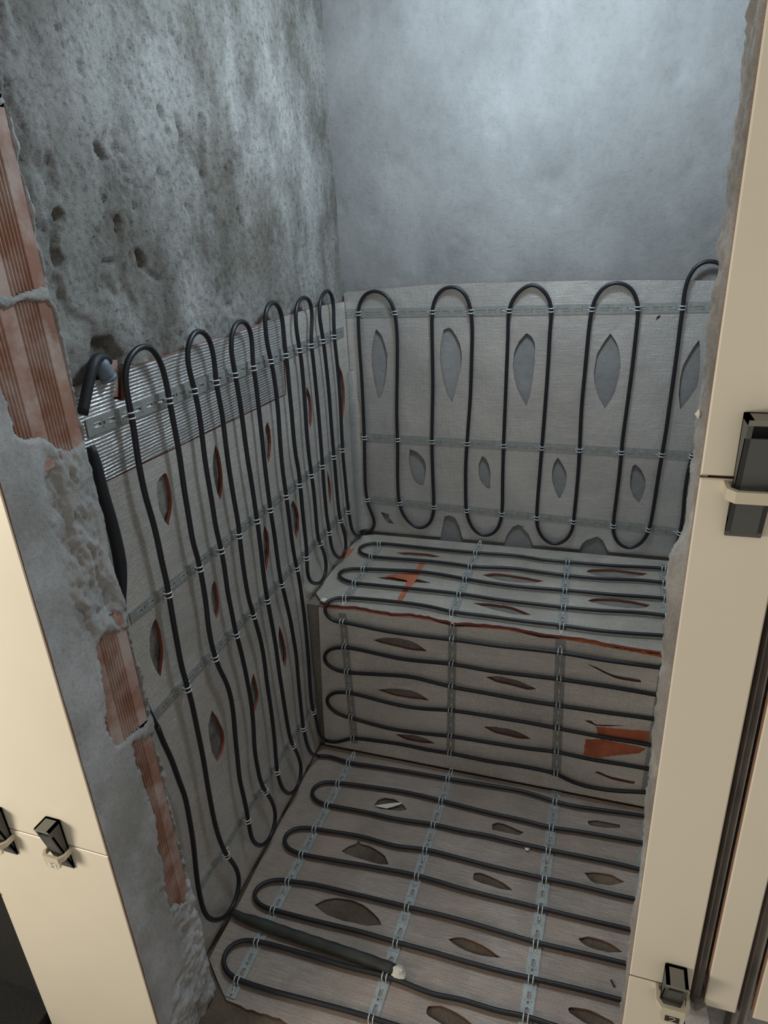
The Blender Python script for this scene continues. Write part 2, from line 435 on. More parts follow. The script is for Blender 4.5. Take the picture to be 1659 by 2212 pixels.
# left jamb: mortar over hollow bricks, broken away in places
brick_polys = [
    [(-40, 20), (0, 110), (9, 160), (10, 200), (-4, 214), (-60, 214)],
    [(-60, 226), (18, 229), (32, 285), (50, 360), (72, 450), (90, 535), (106, 600), (104, 616), (70, 626), (40, 634), (0, 630), (-60, 600)],
    [(-30, 662), (20, 668), (56, 652), (106, 652), (128, 690), (140, 740), (160, 812), (176, 852), (187, 900), (188, 945), (160, 972), (130, 962), (96, 946), (62, 942), (40, 940), (22, 880), (-10, 800)],
    [(216, 1372), (262, 1362), (296, 1372), (300, 1430), (322, 1500), (332, 1552), (300, 1580), (262, 1612), (240, 1590), (230, 1520), (222, 1450)],
    [(290, 1606), (345, 1590), (352, 1640), (374, 1730), (398, 1830), (414, 1900), (404, 1950), (372, 1958), (352, 1850), (336, 1760), (312, 1690)],
]
polys2 = [[JAMB.px(p) for p in pl_] for pl_ in brick_polys]
us = np.arange(YF + 0.002, YJ + 0.012, 0.0022); vs = np.arange(-0.03, ZC - 0.05, 0.0032)
U, Vv = np.meshgrid(us, vs, indexing='ij')
hgt = (fbm(U / 0.05, Vv / 0.07, 71, 5, 0.5) - 0.5) * 0.005 - 0.0015
crumb = [JAMB.px(p) for p in [(100, 960), (190, 985), (230, 1230), (300, 1330), (305, 1380), (230, 1400), (170, 1360), (150, 1250), (110, 1120)]]
mk = np.clip(0.5 - sdf(crumb, U, Vv) / 0.02, 0, 1)
wx_ = U + 0.03 * fbm(U / 0.05, Vv / 0.05, 78, 3)
rg_ = 1 - np.abs(2 * fbm(wx_ / 0.05, (Vv + 1.2 * U) / 0.11, 73, 5, 0.55) - 1)
hgt += mk * ((rg_ - 0.82) * 0.026 + (fbm(U / 0.010, Vv / 0.012, 76, 4, 0.75) - 0.5) * 0.007)
low = [JAMB.px(p) for p in [(340, 1900), (450, 1900), (520, 2212), (420, 2300), (350, 2300), (400, 2050)]]
mk = np.clip(0.5 - sdf(low, U, Vv) / 0.02, 0, 1)
hgt += mk * ((fbm(U / 0.022, Vv / 0.022, 74, 4, 0.6) - 0.5) * 0.022)
jit = (fbm(U / 0.022, Vv / 0.022, 72, 5, 0.75) - 0.5)
for k, p2 in enumerate(polys2):
    d = sdf(p2, U, Vv) + jit * (0.012 if k < 3 else 0.022)
    hgt -= 0.020 * np.clip(0.5 - d / 0.0045, 0, 1)
    hgt += 0.0015 * np.clip(1 - np.abs(d - 0.008) / 0.008, 0, 1) * fbm(U / 0.01, Vv / 0.01, 75, 2)
# far corner is broken and rounded
edge = YJ - 0.004 + 0.022 * (fbm(Vv / 0.05, Vv * 0 + 2.5, 77, 4, 0.6) - 0.5)
hgt -= np.clip((U - edge) / 0.006, 0, 4) * 0.006
hgt = np.where(U < YF + 0.02, np.maximum(hgt, -0.003), hgt)
VW = np.stack([XJ + hgt, U, Vv], -1)
jm = mesh_obj('mortar', VW.reshape(-1, 3), grid_faces(len(us), len(vs)), M['mortar'], wall_front, smooth=True)
jm['label'] = 'grey mortar facing of the left door jamb'
def hollow_brick(z0, z1, y0=YF + 0.016, y1=YJ - 0.006, ridge=0.0022, face=XJ - 0.005, seed=0):
    prof = [(y1, 0)]; y = y1
    for seg, n in ((0.018, 0), (0.036, 7), (0.020, 0), (0.036, 7), (0.05, 0)):
        if n == 0:
            y -= seg; prof.append((max(y, y0), 0))
        else:
            st = seg / n
            for k in range(n):
                for f, hh in ((0.12, 0), (0.28, -ridge), (0.72, -ridge), (0.88, 0)):
                    prof.append((max(y - st * (k + f), y0), hh))
            y -= seg; prof.append((max(y, y0), 0))
    zs = np.linspace(z0, z1, 5); n = len(prof); V = []; rr = random.Random(seed)
    for zi, z in enumerate(zs):
        for (yy, hh) in prof:
            V.append((face + hh, yy, z + (rr.uniform(-.004, .004) if zi in (0, 4) else 0)))
    Fc = [(i * n + k, i * n + k + 1, (i + 1) * n + k + 1, (i + 1) * n + k) for i in range(4) for k in range(n - 1)]
    b = MB(); b.add(V, Fc)
    b.add([V[0], V[n - 1], (face - 0.04, y0, z0), (face - 0.04, y1, z0)], [(0, 1, 2, 3)])
    b.add([V[4 * n], V[5 * n - 1], (face - 0.04, y0, z1), (face - 0.04, y1, z1)], [(3, 2, 1, 0)])
    b.add([V[k * n] for k in range(5)] + [(face - 0.04, y1, z1), (face - 0.04, y1, z0)], [(0, 1, 2, 3, 4, 5, 6)])
    return b
for k, p2 in enumerate(polys2):
    zz = [q[1] for q in p2]; yy = [q[0] for q in p2]
    ext = 0.010
    z0, z1 = min(zz) - ext, max(zz) + ext
    if k == 0: z0, z1 = min(zz) - 0.004, min(zz) + 0.24
    if k == 1: z0 = min(zz) - 0.002
    if k == 2: z1 = max(zz) + 0.002
    br = hollow_brick(z0, z1, seed=k, face=XJ - (0.004 if k < 3 else 0.006)).build('brick', M['brick'], wall_front)
# tiles on the street side of the wall
def tile(x0, x1, z0, z1):
    b = MB(); e = 0.0012
    V = [(x0, YF + e, z0), (x1, YF + e, z0), (x1, YF + e, z1), (x0, YF + e, z1),
         (x0 + e, YF, z0 + e), (x1 - e, YF, z0 + e), (x1 - e, YF, z1 - e), (x0 + e, YF, z1 - e),
         (x0, YF + TT, z0), (x1, YF + TT, z0), (x1, YF + TT, z1), (x0, YF + TT, z1)]
    b.add(V, [(4, 5, 6, 7), (0, 1, 5, 4), (1, 2, 6, 5), (2, 3, 7, 6), (3, 0, 4, 7)], 0)
    b.add(V, [(1, 0, 8, 9), (2, 1, 9, 10), (3, 2, 10, 11), (0, 3, 11, 8), (11, 10, 9, 8)], 1)
    return b.build('tile', [M['tile'], M['tile_edge']], wall_front)
zgl = FRONT.at((150, 1827))[2]; zgr1 = FRONT.at((1534, 1030.5))[2]; zgr2 = FRONT.at((1425, 2125))[2]
GP = 0.0011
XL_ = XJ - 0.0035
tile(XT0, XL_, 0.0, zgl - GP); tile(XT0, XL_, zgl + GP, zgl + 0.6); tile(XT0, XL_, zgl + 0.6 + 2 * GP, zgl + 1.2)
XA, XB, XC = 0.1005 * H, 0.1115 * H, 0.1345 * H
XE = XD + 0.0005
tile(XE, XA, 0.0, zgr2 - GP); tile(XE, XA, zgr2 + GP, zgr1 - GP); tile(XE, XA, zgr1 + GP, zgr1 + 0.6); tile(XE, XA, zgr1 + 0.6 + 2 * GP, zgr1 + 1.2)
zs2 = FRONT.at((1515, 2170))[2]
tile(XB, XC, zs2, zs2 + 0.62); tile(XB, XC, zs2 + 0.622, zs2 + 1.24)
tile(XC + 0.016, XR, zs2, zs2 + 0.62); tile(XC + 0.016, XR, zs2 + 0.622, zs2 + 1.24)
# grey profiles standing in the two vertical joints
for xa, xb in ((XA + 0.002, XB - 0.001), (XC + 0.001, XC + 0.015)):
    b = MB(); xm = (xa + xb) / 2
    b.add([(xa, YF + 0.012, 0), (xa + 0.003, YF + 0.003, 0), (xm, YF + 0.010, 0), (xb - 0.002, YF + 0.006, 0), (xb, YF + 0.014, 0), (xa, YF + 0.03, 0), (xb, YF + 0.03, 0),
           (xa, YF + 0.012, 2.2), (xa + 0.003, YF + 0.003, 2.2), (xm, YF + 0.010, 2.2), (xb - 0.002, YF + 0.006, 2.2), (xb, YF + 0.014, 2.2), (xa, YF + 0.03, 2.2), (xb, YF + 0.03, 2.2)],
          [(0, 1, 8, 7), (1, 2, 9, 8), (2, 3, 10, 9), (3, 4, 11, 10), (0, 7, 12, 5), (4, 6, 13, 11), (5, 12, 13, 6)])
    b.build('joint_profile', M['profile'], wall_front)
# lump of mortar at the foot of the narrow tile
b = MB(); rr = random.Random(3)
pts = [FRONT.uv(FRONT.at(p)) for p in [(1478, 2240), (1483, 2165), (1500, 2176), (1512, 2172), (1524, 2166), (1530, 2190), (1536, 2240)]]
b.prism(pts[::-1] if False else pts, [], lambda q, o: FRONT.to3(q, o + 0.004), 0.03)
b.build('mortar', M['mortar'], wall_front)
# right jamb: crumbling edge of plaster behind the tile
us = np.arange(0, 0.128, 0.0025); vs = np.arange(-0.03, ZC - 0.1, 0.0035)
U, Vv = np.meshgrid(us, vs, indexing='ij')
Yy = YF + 0.003 + U
lump = (fbm(U / 0.013, Vv / 0.015, 81, 5, 0.75) - 0.5)
big = (fbm(U / 0.06, Vv / 0.09, 82, 3) - 0.5)
Xx = XD - 0.004 + np.clip(U - 0.030, 0, 1) * 0.36 + lump * 0.009 + big * 0.007
zz_ = np.array([-0.1, .45, .75, .85, 1.0, 1.07, 1.1, 1.17, 1.25, 1.6, 2.3]); oo_ = np.array([.006, .006, .004, .001, -.004, -.007, .002, .001, 0, -.002, -.004])
Xx = Xx + np.interp(Vv, zz_, oo_) * np.clip(U / 0.02, 0, 1)
wn_ = np.clip(U / 0.014, 0, 1)
Xx = Xx * wn_ + (XD - 0.0015 + lump * 0.003) * (1 - wn_)
Xx = np.where(U < 0.03, np.minimum(Xx, XD + 0.0002), Xx)
Xx[0, :] = XD + 0.006
VW = np.stack([Xx, Yy, Vv], -1)
jr = mesh_obj('mortar', VW.reshape(-1, 3), grid_faces(len(us), len(vs))[:, ::-1], M['jamb_mortar'], wall_front, smooth=True)
jr['label'] = 'crumbling plaster edge of the right door jamb'
# rough mortar, and black boxes painting in the dark opening left of the tiles
us = np.arange(-0.06, 0.004, 0.003); vs = np.arange(-0.04, 1.0, 0.004)
U, Vv = np.meshgrid(us, vs, indexing='ij')
Yy = YF + 0.010 + (-U) * 0.9 + (fbm(U / 0.02, Vv / 0.03, 91, 4, 0.6) - 0.5) * 0.03
mesh_obj('mortar', np.stack([XT0 + U, Yy, Vv], -1).reshape(-1, 3), grid_faces(len(us), len(vs)), M['jamb_mortar'], wall_front, smooth=True)
b = MB(); zr = FRONT.at((0, 1985))[2]
b.box((-1.6, YF + 0.030, -0.05), (XT0 - 0.012, YJ, zr), 0); b.box((-1.6, YF - 0.30, -0.05), (XT0 - 0.012, YF + 0.03, 0.03), 0)
tag(b.build('wall_recess', M['tar']), kind='structure')

# ------------------------------------------------------------------ bench
bench = empty('bench', (0.05, (0.98 * H + YB) / 2, 0))
tag(bench, 'built-in masonry bench across the back under foil boards', 'bench')
xl = lambda y: LEFT.p0[0] - 0.0189 * (y - LEFT.p0[1])
yr0 = RISER.p0[1] + WP; yr1 = yr0 + 0.003 / 0.348 * ZB
b = MB(); zt = ZB - WP
b.add([(xl(1.35) + 0.002, yr0, 0), (XR, yr0, 0), (XR, YB, 0), (xl(1.75) + 0.002, YB, 0), (xl(1.35) + 0.002, yr1, zt), (XR, yr1, zt), (XR, YB, zt), (xl(1.75) + 0.002, YB, zt)],
      [(3, 2, 1, 0), (4, 5, 6, 7), (0, 1, 5, 4), (1, 2, 6, 5), (2, 3, 7, 6), (3, 0, 4, 7)])
b.build('body', M['bench_render'], bench)

# ================================================================== INSULATION PANELS
def ccw(l): 
    a = sum(l[i][0] * l[(i + 1) % len(l)][1] - l[(i + 1) % len(l)][0] * l[i][1] for i in range(len(l)))
    return l if a > 0 else l[::-1]
def lens(pl, pts, n=3):
    """closed smooth outline through the measured rim"""
    q = [pl.px(p) for p in pts]; L = len(q)
    rr = random.Random(int(pts[0][0] * 7)); out = []
    for i in range(L):
        a, b_, c_, d_ = q[i - 1], q[i], q[(i + 1) % L], q[(i + 2) % L]
        sharp = lambda p, s, t: (s - p) @ (t - s) < 0.25 * np.linalg.norm(s - p) * np.linalg.norm(t - s)
        m1 = 0 * a if sharp(a, b_, c_) else (c_ - a) / 2
        m2 = 0 * a if sharp(b_, c_, d_) else (d_ - b_) / 2
        for k in range(n):
            t = k / n; t2, t3 = t * t, t ** 3
            pt = (2 * t3 - 3 * t2 + 1) * b_ + (t3 - 2 * t2 + t) * m1 * .6 + (-2 * t3 + 3 * t2) * c_ + (t3 - t2) * m2 * .6
            out.append(tuple(pt + np.array([rr.uniform(-1, 1), rr.uniform(-1, 1)]) * 0.0005))
    return out
def panel(pl, outline, holes, mat, label, th=PT, core='foam_edge'):
    b = MB()
    b.prism(ccw([tuple(p) for p in outline]), [ccw(h) for h in holes], lambda q, o: pl.to3(q, o), th, 0, 1)
    o = b.build('insulation_panel', [mat, M[core]])
    return tag(o, label, 'insulation panel', 'foil-faced insulation boards')

# ---- left wall
seam = [LEFT.px(p) for p in [(224, 1042), (377, 969), (518, 898), (620, 851)]]
us_ = (seam[-1] - seam[0]) / (seam[-1][0] - seam[0][0])
seam0 = seam[0] + us_ * (-0.06 - seam[0][0]); seam1 = LEFT.px((618, 852))
g = 0.0012
top = [LEFT.px(p) for p in [(245, 815), (250, 838), (243, 858), (247, 862), (268, 866), (270, 800), (279, 790), (314, 783), (349, 772), (395, 756), (411, 750), (460, 734), (494, 727), (541, 708), (577, 693), (606, 687)]]
upl = [np.array([-0.06, LEFT.px((183, 832))[1]]), LEFT.px((204, 822))]
upper = [seam0 + (0, g)] + [seam1 + (-0.003, g), LEFT.px((607, 690)) + (-0.003, 0)] + top[::-1][1:] + upl[::-1]
panel(LEFT, upper, [], M['foil_rib'], 'narrow ribbed foil board strip along the top of the left wall')
yend = YB - 0.004 - LEFT.p0[1]
lp = [np.array([-0.06, 0.003]), np.array([yend, 0.003]), np.array([yend, LEFT.px((716, 657))[1] - .004]), LEFT.px((697, 660)), LEFT.px((655, 671)), LEFT.px((612, 684)),
      LEFT.px((618, 852)) - (0, g), seam0 - (0, g)]
LH = [c(180, 950, 5.184, (920, 370), (945, 420), (975, 550), (992, 680), (985, 800), (965, 900), (955, 960), (900, 900), (850, 760), (820, 600), (830, 480), (880, 400)),
      c(180, 950, 5.184, (1480, 60), (1520, 150), (1555, 350), (1560, 500), (1535, 680), (1490, 560), (1455, 400), (1450, 250), (1465, 130)),
      c(180, 950, 5.184, (1470, 1570), (1500, 1680), (1520, 1820), (1510, 1940), (1490, 2010), (1450, 1900), (1430, 1760), (1440, 1640)),
      c(240, 1300, 5.184, (500, 185), (550, 320), (580, 500), (580, 640), (555, 840), (500, 760), (440, 600), (430, 400), (460, 260)),
      c(240, 1300, 5.184, (1130, 1215), (1200, 1320), (1260, 1450), (1270, 1570), (1240, 1700), (1190, 1790), (1130, 1680), (1100, 1520), (1090, 1380)),
      c(480, 1300, 5.184, (350, 800), (380, 900), (405, 1020), (400, 1120), (365, 1225), (335, 1130), (320, 980), (330, 870)),
      c(480, 1300, 5.184, (640, 270), (680, 380), (710, 520), (720, 620), (705, 740), (670, 640), (640, 500), (630, 370)),
      [(577.7, 911), (583.5, 928), (586, 957), (584, 985), (580, 1001), (575, 980), (572, 950), (573, 925)],
      c(460, 600, 5.184, (1050, 1215), (1090, 1320), (1108, 1480), (1105, 1620), (1090, 1690), (1070, 1600), (1055, 1450), (1045, 1300)),
      c(460, 600, 5.184, (1410, 970), (1450, 1080), (1475, 1250), (1478, 1400), (1455, 1580), (1430, 1400), (1415, 1200)),
      c(480, 950, 4.608, (705, 600), (745, 680), (765, 770), (760, 880), (742, 990), (700, 880), (680, 760), (685, 650)),
      c(480, 950, 4.608, (420, 850), (455, 920), (468, 1020), (460, 1180), (440, 1310), (420, 1200), (410, 1050), (410, 930)),
      c(480, 950, 4.608, (1045, 300), (1075, 420), (1085, 540), (1078, 650), (1060, 560), (1050, 430)),
      c(480, 950, 4.608, (1215, 850), (1240, 930), (1245, 990), (1222, 940))]
panel(LEFT, lp, [lens(LEFT, h) for h in LH], M['foil_left'], 'large foil board covering the left wall below the seam')
# ---- back wall
A, B_ = (720, 580, 3.95), (1100, 540, 3.456)
C_, D_ = (720, 880, 3.95), (1100, 880, 3.606)
bt = [(742.8, 634.4), (749, 630.6), (836, 623), (930, 615), (1036, 611), (1111, 609), (1210, 607), (1360, 605), (1557, 606), (1900, 618)]
bb = [(1458, 1213)] + c(*D_, (775, 1142), (760, 1100), (730, 1035), (685, 1005), (600, 1035), (570, 1060), (545, 1112), (185, 1088), (180, 1060), (150, 985), (100, 935)) \
    + c(*C_, (1630, 1020), (1580, 1000), (1530, 1020), (1480, 1090), (1460, 1167), (1105, 1137), (1075, 1010), (1040, 945), (990, 920), (950, 930), (935, 1000), (915, 1112)) + [(812, 1151), (790, 1149)]
o_ = [BACK.px(p) for p in bt] + [np.array([BACK.px((1900, 618))[0], ZB + 0.006])] + [np.maximum(BACK.px(p), (-9, ZB + 0.004)) for p in bb] + [BACK.px((776, 1120)), BACK.px((762, 980)), BACK.px((750, 800))]
o_ = [np.array([min(q[0], XR - 0.01), q[1]]) for q in o_]
BH = [c(*A, (365, 515), (410, 570), (440, 650), (460, 740), (455, 880), (435, 1000), (410, 1090), (385, 1105), (350, 960), (330, 820), (328, 720), (340, 620)),
      c(*A, (945, 520), (1000, 510), (1050, 580), (1085, 660), (1095, 740), (1090, 840), (1065, 960), (1040, 1060), (1015, 1140), (970, 1060), (935, 940), (915, 820), (912, 700), (925, 610)),
      c(*B_, (130, 620), (170, 650), (190, 700), (192, 800), (185, 900), (160, 1060), (128, 1165), (70, 1060), (40, 960), (28, 860), (40, 760), (75, 680)),
      c(*B_, (755, 622), (800, 690), (825, 780), (832, 860), (815, 960), (780, 1080), (715, 1185), (660, 1080), (635, 980), (635, 900), (655, 780), (700, 700)),
      c(*B_, (1418, 670), (1425, 760), (1420, 900), (1400, 1020), (1340, 1110), (1278, 1190), (1265, 1080), (1275, 960), (1300, 860), (1360, 750)),
      c(*B_, (1130, 485), (1125, 505), (1092, 530), (1105, 497)),
      c(*C_, (652, 358), (720, 385), (770, 440), (790, 500), (785, 590), (770, 665), (730, 660), (690, 620), (660, 540), (645, 440)),
      c(*C_, (1272, 415), (1305, 440), (1330, 500), (1340, 560), (1338, 690), (1305, 685), (1260, 630), (1240, 560), (1245, 480)),
      c(*D_, (380, 390), (420, 450), (448, 520), (440, 610), (410, 680), (390, 712), (355, 640), (335, 570), (335, 500), (350, 430)),
      c(*D_, (985, 445), (1030, 490), (1058, 560), (1060, 620), (1040, 690), (1010, 740), (965, 690), (942, 620), (945, 540), (960, 460)),
      c(*C_, (405, 890), (480, 915), (475, 940), (520, 995), (470, 985), (440, 960))]
bp = panel(BACK, o_, [lens(BACK, h) for h in BH], M['foil_back'], 'foil board on the back wall with leaf-shaped cut-outs', 0.0035)
# foil folded round the inner corner
b = MB(); r = 0.035; zlo, zhi = ZB + 0.012, BACK.px((750, 800))[1]; n = 8
xw, yw = xl(YB) + 0.001, YB - 0.001
rows = np.linspace(zlo, zhi, 14); V = []
for zi, z in enumerate(rows):
    rz = r * (1.0 - 0.5 * (zi / 13) ** 2) + 0.003 * math.sin(zi * 2.1)
    for k in range(n + 1):
        a = math.pi + (math.pi / 2) * k / n
        V.append((xw + rz + rz * math.cos(a), yw - rz - rz * math.sin(a), z))
b.add(V, [(i * (n + 1) + k, i * (n + 1) + k + 1, (i + 1) * (n + 1) + k + 1, (i + 1) * (n + 1) + k) for i in range(13) for k in range(n)])
b.build('corner_fold', M['foil_back'], bp, smooth=True)
# ---- bench top
E_, G_ = (660, 1140, 3.77), (1060, 1160, 3.77)
fe = [(694.5, 1299), (713, 1306), (766, 1310), (814, 1318), (846, 1323), (891, 1326), (925, 1331), (978, 1344), (1031, 1347), (1095, 1353), (1166, 1368), (1214, 1372), (1272, 1380), (1325, 1392), (1439, 1409)]
fe2 = [BENCH.px(p) for p in fe]
fe3 = []
rr = random.Random(5)
for a, d_ in zip(fe2[:-1], fe2[1:]):
    for k in range(4): fe3.append(a + (d_ - a) * k / 4 + np.array([0, rr.uniform(-.0025, .0025)]))
yl = lambda y: xl(y + YB) + 0.004
o_ = fe3 + [fe2[-1], np.array([XR - 0.01, fe2[-1][1]]), np.array([XR - 0.01, -0.014])] + [np.array([BENCH.px((811, 1153))[0], -0.014]), np.array([yl(-0.03), -0.035]), np.array([yl(-0.4) + 0.004, -0.40])]
BT = [c(*E_, (735, 203), (820, 200), (900, 203), (1000, 212), (1100, 237), (1000, 240), (880, 233), (800, 222)),
      c(*E_, (580, 405), (750, 398), (900, 415), (1025, 450), (850, 445), (700, 430)),
      c(*E_, (1440, 385), (1530, 370), (1600, 373)) + c(*G_, (30, 300), (100, 300), (300, 330), (430, 357), (350, 374), (200, 368), (60, 350)),
      c(*G_, (780, 280), (820, 263), (1000, 263), (1280, 297), (1200, 322), (1000, 330), (850, 312)),
      c(*G_, (790, 518), (850, 500), (1000, 503), (1150, 520), (1300, 553), (1250, 577), (1100, 578), (900, 552)),
      c(*E_, (1360, 613), (1500, 617), (1600, 632)) + c(*G_, (100, 553), (200, 578), (330, 633), (200, 630), (80, 605), (0, 585))]
tp = panel(BENCH, o_, [lens(BENCH, h) for h in BT], M['foil_bench'], 'foil board lying on top of the bench')
# ---- bench front
I_, J_ = (660, 1450, 3.77), (1060, 1450, 4.1475)
zt_ = RISER.uv(np.array([0, 0, 0]))
te = [RISER.px((p[0] + 1, p[1] + 9)) for p in fe]
o_ = [RISER.px((688, 1312))] + te[1:] + [np.array([XR - 0.01, te[-1][1]]), np.array([XR - 0.01, 0.004]), np.array([RISER.px((702, 1600))[0], 0.004]), RISER.px((698, 1541)), RISER.px((694, 1450))]
RH = [c(*E_, (555, 915), (640, 895), (760, 900), (880, 930), (990, 1005), (880, 1000), (700, 960), (600, 935)),
      c(*I_, (585, 150), (700, 140), (850, 155), (930, 185), (1005, 237), (900, 227), (750, 205), (650, 175)),
      c(*I_, (1470, 45), (1550, 38), (1600, 45)) + c(*J_, (100, 48), (250, 85), (410, 160), (330, 167), (180, 127), (50, 98)),
      c(*I_, (1450, 450), (1560, 452)) + c(*J_, (60, 502), (150, 515), (250, 545), (360, 605), (250, 603), (120, 572), (20, 545)),
      c(*I_, (730, 513), (880, 518), (980, 548), (1060, 590), (950, 583), (820, 557)),
      c(*G_, (780, 1030), (870, 1065), (1000, 1125), (1210, 1160), (1222, 1185), (1100, 1168), (990, 1140)),
      c(*J_, (840, 440), (900, 443), (950, 476), (1210, 488), (1080, 494), (940, 488)),
      c(*J_, (930, 905), (970, 900), (1080, 945), (1290, 988), (1275, 1010), (1080, 967))]
rp = panel(RISER, o_, [lens(RISER, h) for h in RH], M['foil_riser'], 'foil board on the front face of the bench with bare orange patches')
def patch(pl, pts, parent, off=0.0006):
    q = [pl.px(p) for p in pts]; rr = random.Random(int(pts[0][0])); out = []
    for a, d_ in zip(q, q[1:] + q[:1]):
        n = max(1, int(np.linalg.norm(d_ - a) / 0.006))
        for k in range(n): out.append(tuple(a + (d_ - a) * k / n + np.array([rr.uniform(-1, 1), rr.uniform(-1, 1)]) * 0.0012))
    b = MB(); b.prism(ccw(out), [], lambda s, o: pl.to3(s, o + off), 0.0005)
    o = b.build('bare_patch', M['foam'], parent); o['label'] = 'orange foam bared where foil peeled off'
    return o
patch(RISER, c(*J_, (945, 495), (1440, 540), (1440, 640), (960, 596)), rp)
patch(RISER, c(*J_, (850, 610), (1000, 606), (1390, 690), (1330, 735), (1100, 755), (960, 775), (830, 745)), rp)
patch(BENCH, c(*E_, (935, 285), (975, 290), (900, 430), (830, 520), (785, 600), (745, 590), (795, 500), (830, 430), (740, 412), (640, 395), (760, 378), (880, 365)), tp)
patch(BENCH, c(*E_, (340, 180), (400, 165), (365, 215), (315, 260), (290, 250)), tp)
patch(RISER, c(*G_, (400, 790), (600, 812), (800, 842), (1000, 895), (1430, 965), (1425, 985), (1050, 915), (800, 868), (500, 812)), rp)
# ---- floor
K_, N_ = (600, 1680, 3.95), (1000, 1680, 3.95)
O_, Q_ = (460, 1920, 3.456), (900, 1920, 3.318)
fl = [(640, 1712), (569, 1846), (521, 1942), (470, 2036), (452, 2072), (470, 2118), (484, 2150)]
rag = [(489, 2160), (505, 2166), (520, 2172), (532, 2180), (545, 2181), (560, 2188), (575, 2190), (590, 2197), (604, 2199), (616, 2208), (640, 2222), (700, 2240)]
fl2 = [FLOOR.px(p) for p in fl]
yb_ = RISER.p0[1] - 0.003
o_ = [np.array([xl(yb_) + 0.004, yb_])] + [np.array([max(q[0], xl(q[1]) + 0.004), q[1]]) for q in fl2] + [FLOOR.px(p) for p in rag]
yfr = o_[-1][1]
o_ += [np.array([XD - 0.12, yfr - 0.02]), np.array([XD - 0.06, yfr - 0.03]), np.array([XD, yfr]), np.array([XD + 0.004, YJ + 0.03]), np.array([XR - 0.01, YJ + 0.03]), np.array([XR - 0.01, yb_])]
FH = [c(*K_, (820, 235), (860, 190), (920, 172), (1000, 185), (1060, 220), (1100, 270), (1050, 285), (950, 275), (860, 260)),
      c(*K_, (545, 625), (600, 590), (670, 560), (690, 535), (710, 565), (780, 580), (850, 620), (915, 670), (945, 740), (850, 735), (760, 710), (640, 670), (580, 650)),
      c(*K_, (315, 1085), (400, 1040), (500, 1025), (620, 1040), (720, 1080), (800, 1140), (860, 1200), (885, 1255), (760, 1262), (560, 1220), (420, 1170), (350, 1120)),
      c(*N_, (250, 400), (290, 385), (350, 395), (520, 465), (470, 490), (330, 460), (250, 445)),
      c(*N_, (95, 815), (150, 810), (250, 850), (350, 900), (425, 960), (330, 950), (180, 905), (90, 870)),
      c(*N_, (1065, 370), (1150, 365), (1340, 400), (1340, 430), (1200, 425), (1080, 405)),
      c(*N_, (1035, 810), (1150, 808), (1270, 830), (1380, 890), (1270, 918), (1130, 900), (1080, 870)),
      c(*Q_, (225, 360), (320, 345), (400, 370), (500, 420), (605, 495), (500, 485), (380, 455), (280, 405)),
      c(*Q_, (1160, 355), (1230, 342), (1330, 365), (1420, 410), (1480, 455), (1380, 455), (1250, 425), (1180, 385)),
      c(*Q_, (70, 890), (85, 840), (180, 840), (280, 885), (350, 930), (420, 990), (250, 1000), (100, 920)),
      c(*Q_, (1085, 860), (1110, 848), (1250, 870), (1400, 950), (1430, 985), (1250, 980), (1110, 900))]
fp = panel(FLOOR, o_, [lens(FLOOR, h) for h in FH], M['foil_floor'], 'dirt-stained foil board covering the floor', 0.003, 'core_floor')

